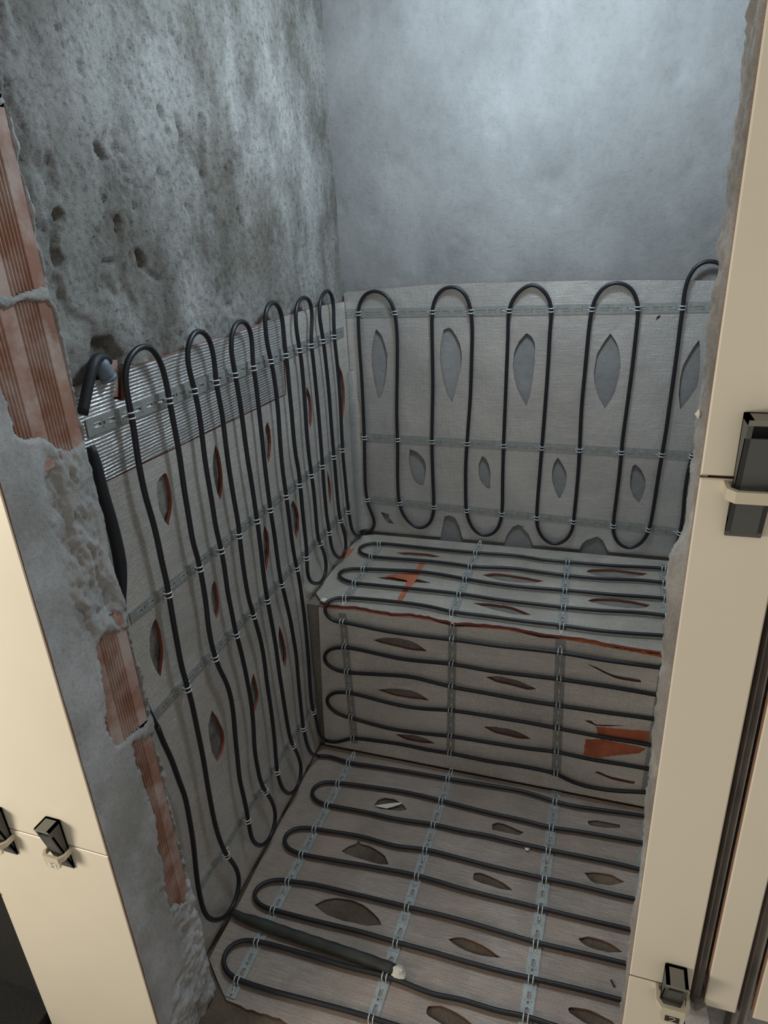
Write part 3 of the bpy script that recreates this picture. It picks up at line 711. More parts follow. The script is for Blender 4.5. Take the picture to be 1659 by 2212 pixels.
# ================================================================== HEATING CABLES
CR = 0.0048
HL, HB, HN, HR, HF = 0.0165, 0.0105, 0.0095, 0.0105, 0.0095
def P3(pl, off, pts): return [pl.at(p, off) for p in pts]
Lw1 = [(340, 1570), (350, 1597), (370, 1640), (386, 1685), (400, 1723), (410, 1774), (418, 1825), (424, 1885), (429, 1921), (439, 1964), (448, 1981), (465, 1988), (485, 1981), (504, 1957), (515, 1923), (517, 1902), (512, 1880), (501, 1861), (489, 1846), (475, 1815), (463, 1774), (456, 1738), (448, 1694), (438.7, 1637), (425, 1570), (413.6, 1516), (403, 1477), (392, 1439), (382, 1385), (373, 1335), (367, 1298), (361, 1262), (350, 1216), (340, 1166), (328.5, 1120), (315, 1075), (303.5, 1023), (296, 979), (289, 928), (283.5, 895), (275.7, 860), (270, 827), (270, 802), (275.7, 779), (287, 760), (302.7, 747.6), (314, 745), (328, 752), (341, 770), (351, 793), (357, 818), (363.5, 849), (368, 876), (376, 920), (384, 961), (389.5, 997),
       (398, 1058), (407.6, 1116), (417, 1172), (428.8, 1212), (436.6, 1252), (444.5, 1300), (450, 1352), (458, 1396), (464, 1416), (473, 1443), (487, 1470), (496.6, 1498), (504, 1541), (508, 1589), (513, 1638), (518, 1685), (525.7, 1718), (533, 1752), (538, 1781), (542.6, 1808), (550, 1821), (560.6, 1826.6), (574, 1822), (588, 1800), (595, 1771), (593, 1747), (586, 1728), (571.5, 1706), (563, 1688), (557, 1661), (550, 1618), (547, 1560), (541.7, 1512), (534, 1470), (526, 1431), (516.6, 1392), (507, 1356), (500, 1319), (493, 1285), (483, 1215), (475, 1175), (467, 1143), (458, 1085), (448, 1027), (441, 980), (436, 935), (428, 880), (419.5, 841), (411, 808), (405, 777), (406, 746), (414.6, 723), (430, 713), (445.5, 719.6), (455, 739), (461, 766), (465, 802), (468, 832), (474, 865), (479, 889), (486, 945), (493, 1000),
       (504, 1071), (514.7, 1132), (521, 1189), (530, 1254), (538.6, 1299), (545.6, 1321), (554, 1350), (563, 1383), (570.7, 1425), (576.5, 1473), (584, 1522), (590, 1570), (594, 1608), (596.7, 1647), (601, 1676), (609, 1701), (624.5, 1715), (639, 1706), (648.5, 1685), (650.7, 1659), (644, 1632), (630.5, 1605), (624.7, 1585), (617, 1541), (611, 1502), (603.5, 1454), (595.7, 1396), (587.5, 1348), (578.5, 1300), (571, 1254), (562.5, 1178), (553.8, 1113), (543, 1041), (534, 985), (527.5, 937), (520, 880), (512, 831), (507, 802), (501.5, 773), (498.6, 745), (501.5, 718), (510, 698), (521.7, 691.6), (533, 698), (542, 719.6), (545, 750), (546, 783), (550.7, 812),
       (556.5, 860), (562, 908), (567, 955), (571.5, 1000), (580, 1069), (586, 1113), (593, 1156), (599.4, 1206), (606, 1250), (612.4, 1275), (621, 1312), (627.5, 1340), (632, 1367), (640, 1416), (644, 1464), (649.8, 1522), (653.6, 1560), (661, 1599), (667, 1618), (674, 1629)]
Fl1 = [(686.5, 1633), (713, 1634), (731.6, 1639.7), (755.5, 1647.6), (792.6, 1653), (845.7, 1661), (898.7, 1670), (967.7, 1682), (1060, 1697), (1132, 1710), (1195, 1729.7), (1229, 1739), (1301, 1750), (1397.6, 1763.4)]
Fl2 = [(1395, 1822), (1329, 1810), (1253, 1796.5), (1192.4, 1787.6), (1126.6, 1771), (1076, 1760), (1010, 1744), (952, 1729), (878.5, 1711.6), (802.5, 1700), (731.6, 1691), (701, 1689.6), (681, 1696.5), (672, 1710), (678.5, 1725.6), (701, 1737), (752, 1747), (802.5, 1757), (853, 1768.6), (936.7, 1781), (1005, 1796.5), (1050.6, 1804), (1101, 1816.7), (1185, 1835.7), (1253, 1849.6), (1329, 1865), (1390, 1880)]
Fl3 = [(1382, 1944.6), (1329, 1933), (1253, 1914), (1177, 1897.7), (1076, 1875), (1010, 1858), (921.5, 1835.7), (853, 1827), (790, 1809), (752, 1801.5), (701, 1794), (658, 1787.6), (633, 1791), (615, 1804), (612.7, 1821.8), (628, 1837), (655.7, 1846), (714, 1857), (802.5, 1872), (903.8, 1892), (1000, 1920.5), (1076, 1940), (1168, 1962), (1261.7, 1985), (1364, 2009)]
Fl4 = [(1361, 2084), (1261.7, 2060), (1159, 2036), (1081, 2013), (990, 1986), (883.5, 1960), (828, 1946), (752, 1928), (676, 1910), (629, 1904), (605, 1900), (576, 1904), (554.6, 1917.5), (546, 1933), (552, 1947.7), (569, 1959.7), (596, 1967), (641, 1979), (691.5, 1992), (778, 2012.6), (859, 2036), (937, 2057), (990, 2073), (1081, 2098), (1150, 2114), (1261.7, 2140), (1349, 2162.6)]
Fl5 = [(1330, 2257), (1186, 2212), (1129, 2194), (1081, 2185), (990, 2158), (937.4, 2148), (865, 2119.6), (830, 2108), (749, 2088), (662.5, 2062), (590, 2041.5), (558, 2034), (526.5, 2030), (503, 2037), (486, 2056), (480, 2076), (486, 2096.5), (503, 2112), (526.5, 2121), (576, 2137), (662.5, 2160), (749, 2183), (801, 2198), (845, 2212), (940, 2242), (1040, 2272)]
def join_right(A, B, xe=0.42):
    """carry two rows on behind the door jamb and turn round"""
    a = A[-1]; d = B[0]; mid = (a + d) / 2; r = np.linalg.norm(d - a) / 2; s = (d - a) / 2
    xs = np.linspace(a[0], xe, 6)[1:]
    L1 = [np.array([x, *(a[1:] + 0 * x)]) for x in xs]
    arc = [np.array([xe, *mid[1:]]) + np.array([r * math.sin(t), 0, 0]) - np.array([0, *s[1:]]) * math.cos(t) for t in np.linspace(0.3, math.pi - 0.3, 7)]
    L2 = [np.array([x, *d[1:]]) for x in np.linspace(xe, d[0], 6)[:-1]]
    return L1 + arc + L2
def snake(rows, xe=0.42):
    out = list(rows[0])
    for rw in rows[1:]:
        out += join_right(out[-1:], rw, xe) + list(rw)
    return out
lw1 = smooth_path(P3(LEFT, HL, Lw1) + P3(FLOOR, HF, Fl1[:1]))
fr_ = [P3(FLOOR, HF, r_) for r_ in (Fl1, Fl2, Fl3, Fl4)]
f5 = P3(FLOOR, HF, Fl5)
floor_path = snake(fr_ + [f5], 0.42)
fpath = smooth_path(floor_path)
cab1 = empty('heating_cable', LEFT.at((465, 1990), HL) * (1, 1, 0))
tag(cab1, 'black heating cable zigzagging up the nearer left wall and across the floor', 'heating cable', 'heating cables')
def cable_part(name, paths, parent, mat='cable', r=CR):
    b = MB(); b.tube(paths, r, 10)
    return b.build(name, M[mat], parent, smooth=True)
cable_part('wall_run', lw1, cab1)
cable_part('floor_run', fpath, cab1)
sl = smooth_path(P3(LEFT, 0.016, [(196, 965), (205, 994), (218.6, 1058), (236, 1114), (249, 1162), (257, 1201), (261, 1226), (264, 1300), (286, 1440), (318, 1530), (338, 1568)]))
t_ = np.linspace(0, 1, len(sl))
rr_ = np.interp(t_, [0, .04, .12, .25, .36, .44, .47, .52, 1], [.006, .008, .0095, .0092, .0095, .008, .0062, CR, CR])
o = cable_part('lead_sleeve', sl, cab1, 'sleeve', rr_); o['label'] = 'thick black heat-shrink joint sleeve'

Lw2 = [(690, 1585), (682.5, 1551), (674, 1524), (670, 1483), (667, 1435), (663, 1387), (659, 1345), (652, 1290), (645, 1243), (639.5, 1219), (632, 1178), (625, 1123), (619, 1076), (610, 1010), (604.8, 950), (602, 905), (597, 851), (591, 808), (585.4, 779), (577.7, 745), (573, 708), (572, 683), (577.7, 661.7), (589, 651.7), (601, 660), (608.5, 681), (612.4, 715.7), (615, 746.6), (620, 783),
       (624, 831), (629.8, 889), (634, 940), (639, 985), (645, 1015), (649, 1054), (653.6, 1102), (658, 1145), (662, 1184), (663.4, 1221), (664.5, 1241), (669, 1254), (682, 1261), (695, 1256), (703.5, 1238), (704.6, 1217), (699, 1191), (688, 1165), (684, 1134), (679.7, 1080), (674, 1032), (668.5, 993), (663, 940), (659.7, 889), (655, 822), (649, 764), (643, 731), (639.4, 702), (638.4, 677), (643, 654), (656.8, 642), (669, 650), (674, 673), (673, 706), (672, 738),
       (676, 773), (682, 831), (687.6, 889), (692.5, 950), (695, 982), (698, 1026), (702.4, 1080), (707, 1123), (711.5, 1147), (715.5, 1178), (723, 1197), (736, 1206), (746, 1193), (747, 1167), (740.4, 1139), (734, 1117), (729.6, 1080), (725, 1026), (720.5, 975), (716.5, 928), (710.8, 851), (705, 793), (699, 741), (693.4, 706), (689.5, 677), (691.5, 652), (699, 633), (708, 627), (716.6, 636.7), (720.4, 661.7), (720.8, 697), (723, 735),
       (728, 783), (734, 851), (737.8, 928), (741, 985), (746, 1037), (751, 1089), (755.6, 1119), (760, 1143), (768.6, 1156)]
Bw = [(784, 1156), (801, 1148.6), (810, 1134), (805.5, 1115), (794.7, 1089), (790, 1058), (788, 1015), (787, 950), (784.6, 884), (780.8, 808), (777, 757), (774.4, 706), (774.4, 666), (780.8, 646), (793.4, 632), (808.6, 627), (826, 632), (841.5, 646), (850, 666), (855.4, 694), (858, 732), (858, 808), (857, 896), (859, 968), (859, 1032), (861.8, 1082), (869, 1108), (884.6, 1130), (907, 1142), (925, 1135), (935, 1115), (937, 1090), (935, 1032), (933, 956), (934, 892), (935, 833), (934, 757), (933, 694), (935, 661), (945, 635.7), (960.5, 621.8), (975.7, 618.5), (993.4, 623), (1008.6, 640.8), (1016, 666), (1020, 706), (1018.7, 782), (1016, 858), (1013, 900), (1010, 943), (1006, 1006), (1006, 1070), (1007, 1100), (1013.7, 1128), (1029, 1151), (1049, 1158.5), (1069, 1151), (1080.8, 1128), (1084.6, 1103), (1085.8, 1032), (1088, 956), (1091, 882), (1097, 732), (1099.7, 669), (1107, 648), (1123, 627), (1140.5, 616), (1155, 614), (1172, 624), (1187, 647), (1191, 670), (1188, 713), (1184, 786), (1177, 884), (1170.7, 963), (1164, 1046), (1159.6, 1110), (1161, 1140), (1175, 1165), (1197, 1176.7), (1219, 1170), (1236, 1146), (1239, 1124), (1245.6, 1060), (1251, 991), (1256, 884), (1265, 786), (1273.6, 699), (1279.4, 664), (1291, 635), (1311, 615), (1331.5, 609), (1352, 614), (1369, 629.7), (1378, 656), (1378, 679), (1373, 728), (1365, 800), (1352.5, 893), (1345, 949), (1338.5, 1018), (1330, 1088), (1325, 1129), (1325, 1152), (1335.7, 1174), (1355, 1185), (1377, 1179.5), (1394, 1163), (1403.6, 1138), (1413, 1088), (1421.7, 1032), (1430, 982), (1438, 935), (1445.5, 883), (1459, 786), (1470, 699), (1476, 656), (1479, 627), (1488, 598), (1505, 573), (1531, 562.6), (1552, 566), (1575, 585), (1588, 630), (1582, 700), (1568, 780), (1545, 880), (1494, 991), (1480, 1060), (1474, 1124), (1463, 1174), (1456, 1188)]
r6 = [(704, 1600), (721, 1604), (747.5, 1598), (763.4, 1595), (819, 1601), (872, 1609), (925, 1620), (973, 1627.7), (1060, 1645), (1132, 1656), (1202, 1672), (1229, 1686), (1265, 1698), (1325, 1708), (1397.6, 1712)]
r54 = [(1409.6, 1663), (1349, 1652), (1277, 1640.5), (1204.7, 1625), (1132, 1616), (1080, 1608), (973, 1590.6), (898.7, 1582.6), (845.7, 1574.7), (792.6, 1561), (758, 1551), (731.6, 1543), (713, 1529.6), (704.6, 1513.7), (713, 1500), (731.6, 1495), (758, 1497.7), (792.6, 1505.7), (845.7, 1520), (898.7, 1529.6), (975.6, 1535), (1031, 1543), (1080, 1551), (1132, 1559.7), (1207, 1574), (1301, 1592), (1373, 1604), (1414, 1611.5)]
r32 = [(1421.7, 1555), (1373.4, 1547.6), (1301, 1538), (1209.5, 1524.7), (1132, 1512.7), (1080, 1503), (1031, 1494), (975.6, 1484), (925, 1471), (885, 1462), (819, 1457), (750, 1452.5), (726, 1447.7), (707.7, 1437), (698.5, 1421), (703.8, 1408), (721, 1400), (747.5, 1398.6), (779, 1404), (819, 1413), (872, 1424), (978, 1435), (1070, 1451), (1132, 1458), (1212, 1468), (1301, 1481), (1373, 1493), (1429, 1503)]
r1 = [(1439, 1444), (1378, 1436), (1298.7, 1425), (1214, 1410.7), (1139.6, 1402), (1080, 1396), (978, 1382), (925, 1376), (845.7, 1365.5), (779, 1352), (745, 1344.8), (723.7, 1343), (707.7, 1333.6), (700.5, 1322), (699.8, 1312)]
b5 = [(706.4, 1299), (721, 1292.5), (747.5, 1291), (792.6, 1294), (872, 1302), (925, 1309.8), (978, 1321.7), (1059, 1332), (1139.6, 1343), (1214, 1351.5), (1298.7, 1363), (1378, 1369.5), (1445, 1374)]
b43 = [(1442, 1330), (1378, 1323), (1298.7, 1319), (1216.5, 1311.7), (1139.6, 1303), (1084, 1296.5), (994, 1283), (898.7, 1272.6), (819, 1264.7), (766, 1259), (739.6, 1251), (730, 1242), (735.6, 1234), (753, 1229), (787, 1229), (845.7, 1231.5), (898.7, 1234), (952, 1241), (1007.5, 1251), (1070, 1261), (1139.6, 1269), (1219, 1275), (1325, 1284.7), (1405, 1290), (1450, 1294)]
b21 = [(1450, 1260), (1378, 1253), (1299, 1250), (1222, 1243), (1166, 1235.6), (1105, 1227.5), (1021, 1224), (978, 1218), (925, 1212), (846, 1206), (803, 1202), (782, 1196), (774.6, 1188), (781, 1180), (798, 1174), (824.5, 1174), (885.5, 1180), (952, 1187), (1031, 1194), (1113, 1200), (1179, 1210), (1227, 1214), (1325, 1222), (1431, 1227.6), (1455, 1231), (1520, 1240)]
cab2 = empty('heating_cable', BENCH.at((1000, 1250)) * (1, 1, 0) + np.array([0, 0, 0.0]))
tag(cab2, 'black heating cable looping over the bench, back wall and far left wall', 'heating cable', 'heating cables')
q1 = P3(RISER, HR, r1)
edge_pt = [(q1[-1] + BENCH.at(b5[0], HN)) / 2 + np.array([-0.002, -0.002, 0.002])]
rows = [P3(RISER, HR, r6), P3(RISER, HR, r54), P3(RISER, HR, r32), q1 + edge_pt + P3(BENCH, HN, b5), P3(BENCH, HN, b43), P3(BENCH, HN, b21)]
bpath = smooth_path(snake(rows, 0.42))
wpath = smooth_path(P3(RISER, HR, r6[:1]) + P3(LEFT, HL, Lw2) + P3(BACK, HB, Bw[:1]))
kpath = smooth_path(P3(LEFT, HL, Lw2[-1:]) + P3(BACK, HB, Bw))
cable_part('bench_run', bpath, cab2); cable_part('wall_run', wpath, cab2); cable_part('back_run', kpath, cab2)

# ================================================================== FIXING STRAPS
def clip_mesh():
    b = MB(); R = CR + 0.0018
    for s in (-0.0042, 0.0042):
        arc = [(R * math.cos(t), s, HB - 0.0018 + R * math.sin(t)) for t in np.linspace(-0.75, math.pi + 0.75, 12)]
        b.tube([(0.005, s, 0.0006)] + arc + [(-0.0075, s * 0.9, 0.0012), (-0.013, s * 0.15, 0.0010)], 0.0011, 6)
    b.tube([(-0.012, 0, 0.001), (-0.021, 0, 0.0009)], 0.0012, 6)
    me = bpy.data.meshes.new('clip')
    me.from_pydata(b.V, [], b.F); me.materials.append(M['clip'])
    me.polygons.foreach_set('use_smooth', [True] * len(me.polygons)); me.update()
    return me
CLIP = clip_mesh()
def strap(pl, p, q, paths, label, wdt=0.021, loop_end=False, hole_end=0):
    a, d = pl.px(p), pl.px(q); L = np.linalg.norm(d - a); t = (d - a) / L; s = np.array([-t[1], t[0]])
    hl = []; x = 0.010; k = 0
    def rrect(cx, cy, lx, ly, n=3):
        o = []
        for sx_, sy_, a0 in ((1, 1, 0), (-1, 1, 90), (-1, -1, 180), (1, -1, 270)):
            for j in range(n):
                an = math.radians(a0 + 90 * j / (n - 1)); r = min(lx, ly)
                o.append((cx + sx_ * (lx - r) + r * math.cos(an), cy + sy_ * (ly - r) + r * math.sin(an)))
        return o
    while x + 0.028 < L:
        hl.append(rrect(x + 0.011, 0, 0.0085, 0.0024))
        if k % 2 == 0: hl.append(rrect(x + 0.0255, 0, 0.0030, 0.0030))
        for sg in (-1, 1): hl.append(rrect(x + 0.0225, sg * 0.0068, 0.0011, 0.0011, 2))
        x += 0.031; k += 1
    out = [(0, -wdt / 2), (L, -wdt / 2), (L, wdt / 2), (0, wdt / 2)]
    b = MB()
    to3 = lambda w_, o: pl.to3(a + t * w_[0] + s * w_[1], o + 0.0022)
    b.prism(out, hl, to3, 0.0012)
    x = 0.010
    while x + 0.028 < L:                                     # pressed rims round the slots and small bosses
        for sg in (-1, 1):
            b.tube([to3((x + 0.004, sg * 0.0033), 0.0003), to3((x + 0.018, sg * 0.0033), 0.0003)], 0.0006, 5)
        for sg in (-0.0035, 0, 0.0035):
            b.tube([to3((x + 0.0218, sg), 0.0), to3((x + 0.0218, sg), 0.0013)], [0.0012, 0.0005], 6)
        x += 0.031
    root = b.build('fixing_strap', M['zinc'], origin=pl.to3((a + d) / 2))
    tag(root, label, 'strap', 'perforated steel fixing straps')
    # a clip wherever a cable crosses
    c3 = pl.to3((a + d) / 2)
    for path in paths:
        off = (path - pl.p0) @ pl.n
        rel = path - pl.to3(a)
        t3 = pl.u * t[0] + pl.v * t[1]; s3 = pl.u * s[0] + pl.v * s[1]
        tt = rel @ t3; ss = rel @ s3
        for i in np.nonzero((np.sign(ss[:-1]) != np.sign(ss[1:])) & (tt[:-1] > -0.004) & (tt[:-1] < L + 0.004) & (off[:-1] < 0.03) & (off[:-1] > 0))[0]:
            f = ss[i] / (ss[i] - ss[i + 1]); x_ = tt[i] + f * (tt[i + 1] - tt[i])
            o = bpy.data.objects.new('clip', CLIP); col.objects.link(o); o.parent = root
            oc = off[i] - HB + 0.0018
            sgn = -1 if pl in (BENCH, FLOOR, LEFT) else 1
            mm = Matrix.Identity(4)
            for j in range(3):
                mm[j][0] = t3[j] * sgn; mm[j][1] = s3[j] * sgn; mm[j][2] = pl.n[j]
                mm[j][3] = (pl.to3(a) + t3 * x_ + pl.n * max(0.0, oc - 0.0018) - c3)[j]
            o.matrix_local = mm
    if loop_end:
        b = MB(); st = 1 if loop_end == 1 else -1; e0 = L if st == 1 else 0
        lp_ = [to3((e0 + st * x_, y_), 0.001 + z_) for x_, y_, z_ in ((-.006, -.0035, 0), (.010, -.0035, .003), (.014, 0, .006), (.010, .0035, .003), (-.006, .0035, 0))]
        b.tube(smooth_path(lp_, 0.002), 0.0013, 6); o = b.build('end_loop', M['clip'], root, smooth=True)
    return root
PB, PLw, PR, PF = [kpath], [lw1, wpath], [bpath], [fpath]
strap(BACK, (737, 677), (1640, 661), PB, 'steel strap on the back wall, highest of its three', 0.024)
strap(BACK, (757, 942), (1560, 988), PB, 'steel strap on the back wall, middle of its three', 0.024)
strap(BACK, (772, 1075), (1500, 1152), PB, 'steel strap on the back wall, lowest, just above the bench', 0.022)
strap(LEFT, (186, 926), (741, 716), PLw, 'steel strap on the left wall, highest, across the ribbed strip', 0.026)
strap(LEFT, (280, 1336), (745, 958), PLw, 'steel strap on the left wall, second from the top', 0.020)
strap(LEFT, (330, 1548), (756, 1090), PLw, 'steel strap on the left wall, third from the top, level with bench top', 0.020)
strap(LEFT, (428, 1922), (684, 1506), PLw, 'steel strap on the left wall, lowest, just above the floor', 0.018)
strap(BENCH, (825, 1171), (744, 1300), PR, 'short steel strap on the bench top nearest the left wall', 0.022)
strap(BENCH, (1036, 1178), (976, 1328), PR, 'short steel strap on the bench top, second from the left wall', 0.022, loop_end=-1)
strap(BENCH, (1227, 1206), (1213, 1358), PR, 'short steel strap on the bench top, third from the left wall', 0.022)
strap(BENCH, (1431, 1216), (1444, 1382), PR, 'short steel strap on the bench top, beside the right door jamb', 0.022)
strap(RISER, (740, 1324), (766, 1604), PR, 'steel strap down the bench front nearest the left wall', 0.020)
strap(RISER, (978, 1352), (973, 1632), PR, 'steel strap down the bench front, second from the left wall', 0.020, loop_end=-1)
strap(RISER, (1211, 1382), (1201, 1676), PR, 'steel strap down the bench front, third from the left wall', 0.022)
strap(RISER, (1441, 1434), (1398, 1716), PR, 'steel strap down the bench front, beside the right door jamb', 0.030)
strap(FLOOR, (762, 1636), (497, 2156), PF, 'steel strap on the floor nearest the left wall', 0.022, loop_end=-1)
strap(FLOOR, (973, 1672), (800, 2215), PF, 'steel strap on the floor, second from the left wall', 0.022, loop_end=-1)
strap(FLOOR, (1202, 1710), (1132, 2230), PF, 'steel strap on the floor, third from the left wall', 0.024)
strap(FLOOR, (1400, 1758), (1372, 2040), PF, 'steel strap on the floor, half hidden by the right door jamb', 0.024)

# ================================================================== SMALL THINGS
# conduit coming out of the chase in the left wall
con = empty('conduit_elbow', LEFT.at((190, 880), 0.0))
tag(con, 'black lead with blue-grey conduit end in the wall chase beside the bricks', 'conduit')
b = MB(); pth = smooth_path(P3(LEFT, 0.012, [(178, 895), (183, 868), (190, 835), (197, 800), (204, 778)]) + P3(LEFT, 0.004, [(212, 770), (222, 772)]) + P3(LEFT, -0.006, [(232, 780)]))
b.tube(pth, 0.0075, 12); b.build('lead', M['sleeve'], con, smooth=True)
b = MB(); pth = np.array(P3(LEFT, 0.004, [(214, 778), (218, 786), (223, 796), (228, 806), (234, 817)]))
b.tube(pth, [0.008, 0.0115, 0.0118, 0.0118, 0.0118], 16); e = P3(LEFT, 0.004, [(231, 812), (234.5, 818)])
b.tube(np.array(e), 0.0130, 16); b.build('pipe_end', M['fitting'], con, smooth=True)
bk = MB()
q = [LEFT.px(p) for p in c(160, 600, 5.184, (440, 930), (540, 920), (555, 1330), (440, 1350), (470, 1130))]
bk.prism(ccw([tuple(v) for v in q]), [], lambda s, o: LEFT.to3(s, o - 0.009), 0.02)
o = bk.build('brick', M['brick'], wall_left); o['label'] = 'red brick bared in the wall chase'
bk = MB()
q = [LEFT.px(p) for p in c(160, 600, 5.184, (600, 960), (700, 910), (860, 905), (910, 935), (860, 965), (640, 1000))]
bk.prism(ccw([tuple(v) for v in q]), [], lambda s, o: LEFT.to3(s, o - 0.0085), 0.02)
bk.build('brick', M['brick'], wall_left)
# sensor conduit lying on the floor
sc = empty('sensor_conduit', FLOOR.at((691, 2040)))
tag(sc, 'dark greenish conduit lying on the floor between cable loops, plugged with white foam', 'conduit')
pth = smooth_path(P3(FLOOR, 0.012, [(500, 1968), (513, 1977), (530, 1984), (547, 1989), (605, 2010), (691, 2039), (778, 2068), (840, 2091), (852, 2096)]))
n = len(pth); t_ = np.linspace(0, 1, n)
rad = np.interp(t_, [0, .05, .12, .2, .92, .96, 1], [.006, .008, .010, .0112, .0112, .0118, .0108]) + 0.0004 * np.sin(t_ * 60)
b = MB(); b.tube(pth, rad, 14); b.build('tube', M['conduit'], sc, smooth=True)
b = MB(); rr = random.Random(2); ctr = FLOOR.at((862, 2100), 0.013); V = []; nu, nv = 10, 7
for i in range(nv):
    ph = math.pi * i / (nv - 1)
    for k in range(nu):
        th = 2 * math.pi * k / nu; r = 0.0125 * (1 + rr.uniform(-.22, .28))
        V.append(ctr + r * np.array([math.sin(ph) * math.cos(th) * 1.15, math.sin(ph) * math.sin(th), math.cos(ph) * 0.9]))
b.add(V, [(i * nu + k, (i + 1) * nu + k, (i + 1) * nu + (k + 1) % nu, i * nu + (k + 1) % nu) for i in range(nv - 1) for k in range(nu)])
o = b.build('foam_plug', M['white'], sc); o['label'] = 'ragged white foam plug'
# scraps
def scrap(pl, pts, off, mat, name, label, th=0.0012, curl=0.004):
    q = [pl.px(p) for p in pts]; cen = np.mean(q, 0)
    b = MB(); mx = max(np.linalg.norm(v - cen) for v in q)
    b.prism(ccw([tuple(v) for v in q]), [], lambda s, o: pl.to3(s, o + off + curl * (np.linalg.norm(np.array(s) - cen) / mx) ** 2), th)
    return tag(b.build(name, mat), label, 'scrap')
scrap(FLOOR, c(*K_, (822, 250), (870, 238), (960, 222), (1062, 222), (1050, 235), (990, 250), (930, 266), (880, 258)), 0.0015, M['white'], 'paper_scrap', 'torn white paper strip lying across a floor cut-out')
scrap(FLOOR, c(*K_, (775, 675), (800, 652), (828, 672), (820, 700), (800, 722), (780, 700)), -0.006, M['foam'], 'foam_scrap', 'small orange foam crumb inside a floor cut-out', 0.004, 0)
scrap(FLOOR, c(*J_, (1250, 1118), (1340, 1108), (1440, 1120), (1440, 1145), (1340, 1140)), 0.0035, M['white'], 'foam_strip', 'pale foam strip on the floor at the bench foot beside the jamb', 0.004, 0)
scrap(BENCH, c(*E_, (120, 600), (150, 580), (178, 590), (150, 612)), 0.004, M['white'], 'tape_scrap', 'cream tape scrap on the left front corner of the bench top', 0.003, 0)
scrap(FLOOR, c(*N_, (525, 600), (555, 590), (575, 615), (555, 640), (535, 625)), 0.0018, M['clip'], 'foil_scrap', 'tiny foil flake lying beside a floor cable', 0.001)
scrap(FLOOR, c(*Q_, (1385, 655), (1398, 655), (1425, 705), (1412, 708)), 0.0025, M['sleeve'], 'wire_scrap', 'tiny dark wire offcut on the floor beside the right jamb', 0.002, 0)
b = MB(); q_ = np.array([XD - 0.004, YF + 0.018, FRONT.at((1524, 908))[2]])
b.add([q_ + np.array(v) for v in ((0, 0, .004), (-.003, 0, 0), (0, -.004, 0), (.004, 0, 0), (0, .004, 0), (0, 0, -.004))], [(0, 1, 2), (0, 2, 3), (0, 3, 4), (0, 4, 1), (5, 2, 1), (5, 3, 2), (5, 4, 3), (5, 1, 4)])
tag(b.build('plaster_chip', M['white']), 'bright white chip stuck to the right jamb edge', 'scrap')

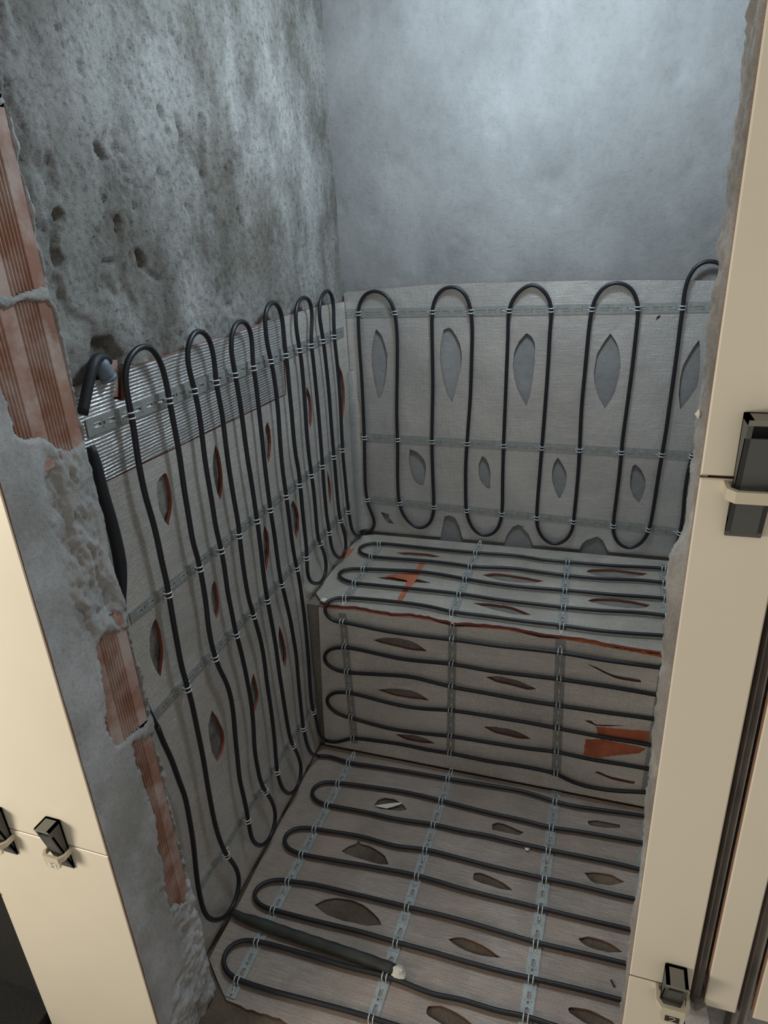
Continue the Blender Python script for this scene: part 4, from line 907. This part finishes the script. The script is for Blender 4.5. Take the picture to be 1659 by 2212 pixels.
# tile levelling clips with wedges
def levelling(px, label, wl=0.055, wd=0.024, glyph=None, plate=(0.62, 0.57, 0.44)):
    base = FRONT.at(px); x0, z0 = base[0], base[2]
    e = empty('levelling_wedge', base); tag(e, label, 'tile wedge', 'tile levelling wedges')
    def pt(x, z, y): return (x0 + x, YF - y, z0 + z)
    b = MB(); hw = wd / 2; zt_, zb_ = wl * 0.72, -wl * 0.62; tk = 0.024
    # hollow wedge: two cheeks, sloping back, end plate
    def slab(v, mi=0):
        b.add(v, [(0, 1, 2, 3), (7, 6, 5, 4), (0, 4, 5, 1), (1, 5, 6, 2), (2, 6, 7, 3), (3, 7, 4, 0)], mi)
    yt = lambda z: 0.003 + (z - zb_) / (zt_ - zb_) * (tk - 0.003)
    for s in (-1, 1):
        xa, xb = s * hw, s * (hw - 0.0035)
        slab([pt(xa, zb_, 0.001), pt(xa, zt_, 0.001), pt(xa, zt_, yt(zt_)), pt(xa, zb_, yt(zb_)), pt(xb, zb_, 0.001), pt(xb, zt_, 0.001), pt(xb, zt_, yt(zt_)), pt(xb, zb_, yt(zb_))])
    slab([pt(-hw, zb_, 0.001), pt(-hw, zt_, 0.001), pt(-hw, zt_, 0.004), pt(-hw, zb_, 0.003), pt(hw, zb_, 0.001), pt(hw, zt_, 0.001), pt(hw, zt_, 0.004), pt(hw, zb_, 0.003)])
    slab([pt(-hw, zb_ + .004, yt(zb_ + .004) - .003), pt(-hw, zt_ - .014, yt(zt_ - .014) - .003), pt(-hw, zt_ - .014, yt(zt_ - .014)), pt(-hw, zb_ + .004, yt(zb_ + .004)), pt(hw, zb_ + .004, yt(zb_ + .004) - .003), pt(hw, zt_ - .014, yt(zt_ - .014) - .003), pt(hw, zt_ - .014, yt(zt_ - .014)), pt(hw, zb_ + .004, yt(zb_ + .004))])
    slab([pt(-hw, zt_ - .004, 0.001), pt(-hw, zt_, 0.001), pt(-hw, zt_, tk), pt(-hw, zt_ - .004, tk), pt(hw, zt_ - .004, 0.001), pt(hw, zt_, 0.001), pt(hw, zt_, tk), pt(hw, zt_ - .004, tk)], 1)
    b.build('wedge', [M['wedge'], M['wedge_lite']], e)
    # bridge clip over the wedge
    b = MB(); ho = hw + 0.005; yo = 0.024; hz = 0.004
    prof = [(-ho - .001, 0), (-ho - .001, yo * .7), (-ho * .75, yo), (ho * .75, yo), (ho + .001, yo * .7), (ho + .001, 0), (ho - .002, 0), (ho - .002, yo * .6), (ho * .62, yo - .004), (-ho * .62, yo - .004), (-ho + .002, yo * .6), (-ho + .002, 0)]
    n = len(prof); z_a, z_b = -0.010, -0.001
    V = [pt(x, z_a, y) for x, y in prof] + [pt(x, z_b, y) for x, y in prof]
    Fc = [(k, (k + 1) % n, (k + 1) % n + n, k + n) for k in range(n)]
    for k in range(5): Fc += [(k, n - 1 - k, n - 2 - k, k + 1), (k + n, k + 1 + n, 2 * n - 2 - k, 2 * n - 1 - k)]
    b.add(V, Fc); cl = b.build('clip', M['ivory'], e)
    if not glyph: return e
    # pull tab hanging from the bridge, with its embossed mark
    b = MB(); ta, tb = -0.0105, -0.024
    prof = [(-ho * .8, ta), (-ho * .72, tb + .004), (-ho * .5, tb), (ho * .5, tb), (ho * .72, tb + .004), (ho * .8, ta)]
    V = [pt(x, z, yo - .0005) for x, z in prof] + [pt(x, z, yo - .004) for x, z in prof]
    b.add(V, [(0, 1, 2, 3, 4, 5), (11, 10, 9, 8, 7, 6)] + [(k, k + 6, (k + 1) % 6 + 6, (k + 1) % 6) for k in range(6)])
    tb_ = b.build('tab', M['ivory'], cl)
    if glyph:
        cols, strokes = glyph
        b = MB(); b.add([pt(-0.007, tb + .003, yo), pt(0.007, tb + .003, yo), pt(0.007, ta - .002, yo), pt(-0.007, ta - .002, yo)], [(0, 1, 2, 3)], 0)
        for pa, pb in zip(strokes[:-1], strokes[1:]):
            ax, az = pa; bx, bz = pb; d = np.array([bx - ax, bz - az]); d = d / (np.linalg.norm(d) + 1e-9) * .0005; nx, nz = -d[1], d[0]
            zc = (ta + tb) / 2 + .0005
            b.add([pt(ax - nx, zc + az - nz, yo + .0003), pt(bx - nx, zc + bz - nz, yo + .0003), pt(bx + nx, zc + bz + nz, yo + .0003), pt(ax + nx, zc + az + nz, yo + .0003)], [(0, 1, 2, 3)], 1)
        b.build('emboss', [M[cols[0]], M[cols[1]]], cl)
    return e
S_ = [(.003, .003), (.0, .0038), (-.003, .0022), (-.001, .0003), (.0015, -.0005), (.003, -.0022), (.0, -.0038), (-.003, -.003)]
T_ = [(-.003, .0022), (-.001, .0038), (.002, .0034), (.003, .0016), (-.003, -.0036), (.003, -.0036)]
levelling((133, 1822), 'grey levelling wedge with marked ivory tab on the left tiles', 0.072, 0.026, (('white', 'wedge_lite'), S_))
levelling((10, 1794), 'grey levelling wedge on the left tiles, cut off by the picture edge', 0.072, 0.026, (('white', 'wedge_lite'), S_))
levelling((1623, 1038), 'grey levelling wedge on the upper joint of the right tiles', 0.072, 0.025)
levelling((1452, 2131), 'grey levelling wedge on the lower joint of the right tiles', 0.050, 0.021, (('ink', 'ivory'), T_))

# hanging bulb above the picture
lamp = empty('hanging_bulb', (BULB[0], BULB[1], BULB[2] - 0.05))
tag(lamp, 'bare bulb on a short flex hanging from the ceiling over the bench', 'lamp')
b = MB(); pr = [(0.002, -.05), (.016, -.046), (.027, -.032), (.03, -.015), (.027, .004), (.018, .022), (.013, .034)]; n = 16
V = [(BULB[0] + r * math.cos(2 * math.pi * k / n), BULB[1] + r * math.sin(2 * math.pi * k / n), BULB[2] + z) for r, z in pr for k in range(n)]
b.add(V, [(i * n + k, i * n + (k + 1) % n, (i + 1) * n + (k + 1) % n, (i + 1) * n + k) for i in range(len(pr) - 1) for k in range(n)] + [tuple(range(n - 1, -1, -1))])
bo = b.build('bulb', M['bulb'], lamp, smooth=True); bo.visible_shadow = True
po.location = (BULB[0], BULB[1], BULB[2] - 0.09)
b = MB(); b.tube(np.array([(BULB[0], BULB[1], BULB[2] + z) for z in (.034, .04, .07, .085)]), [.015, .017, .017, .01], 14); b.build('socket', M['wedge'], lamp, smooth=True)
b = MB(); b.tube(np.array([(BULB[0], BULB[1], BULB[2] + .08), (BULB[0], BULB[1], ZC)]), 0.003, 8); b.build('flex', M['cable'], lamp, smooth=True)
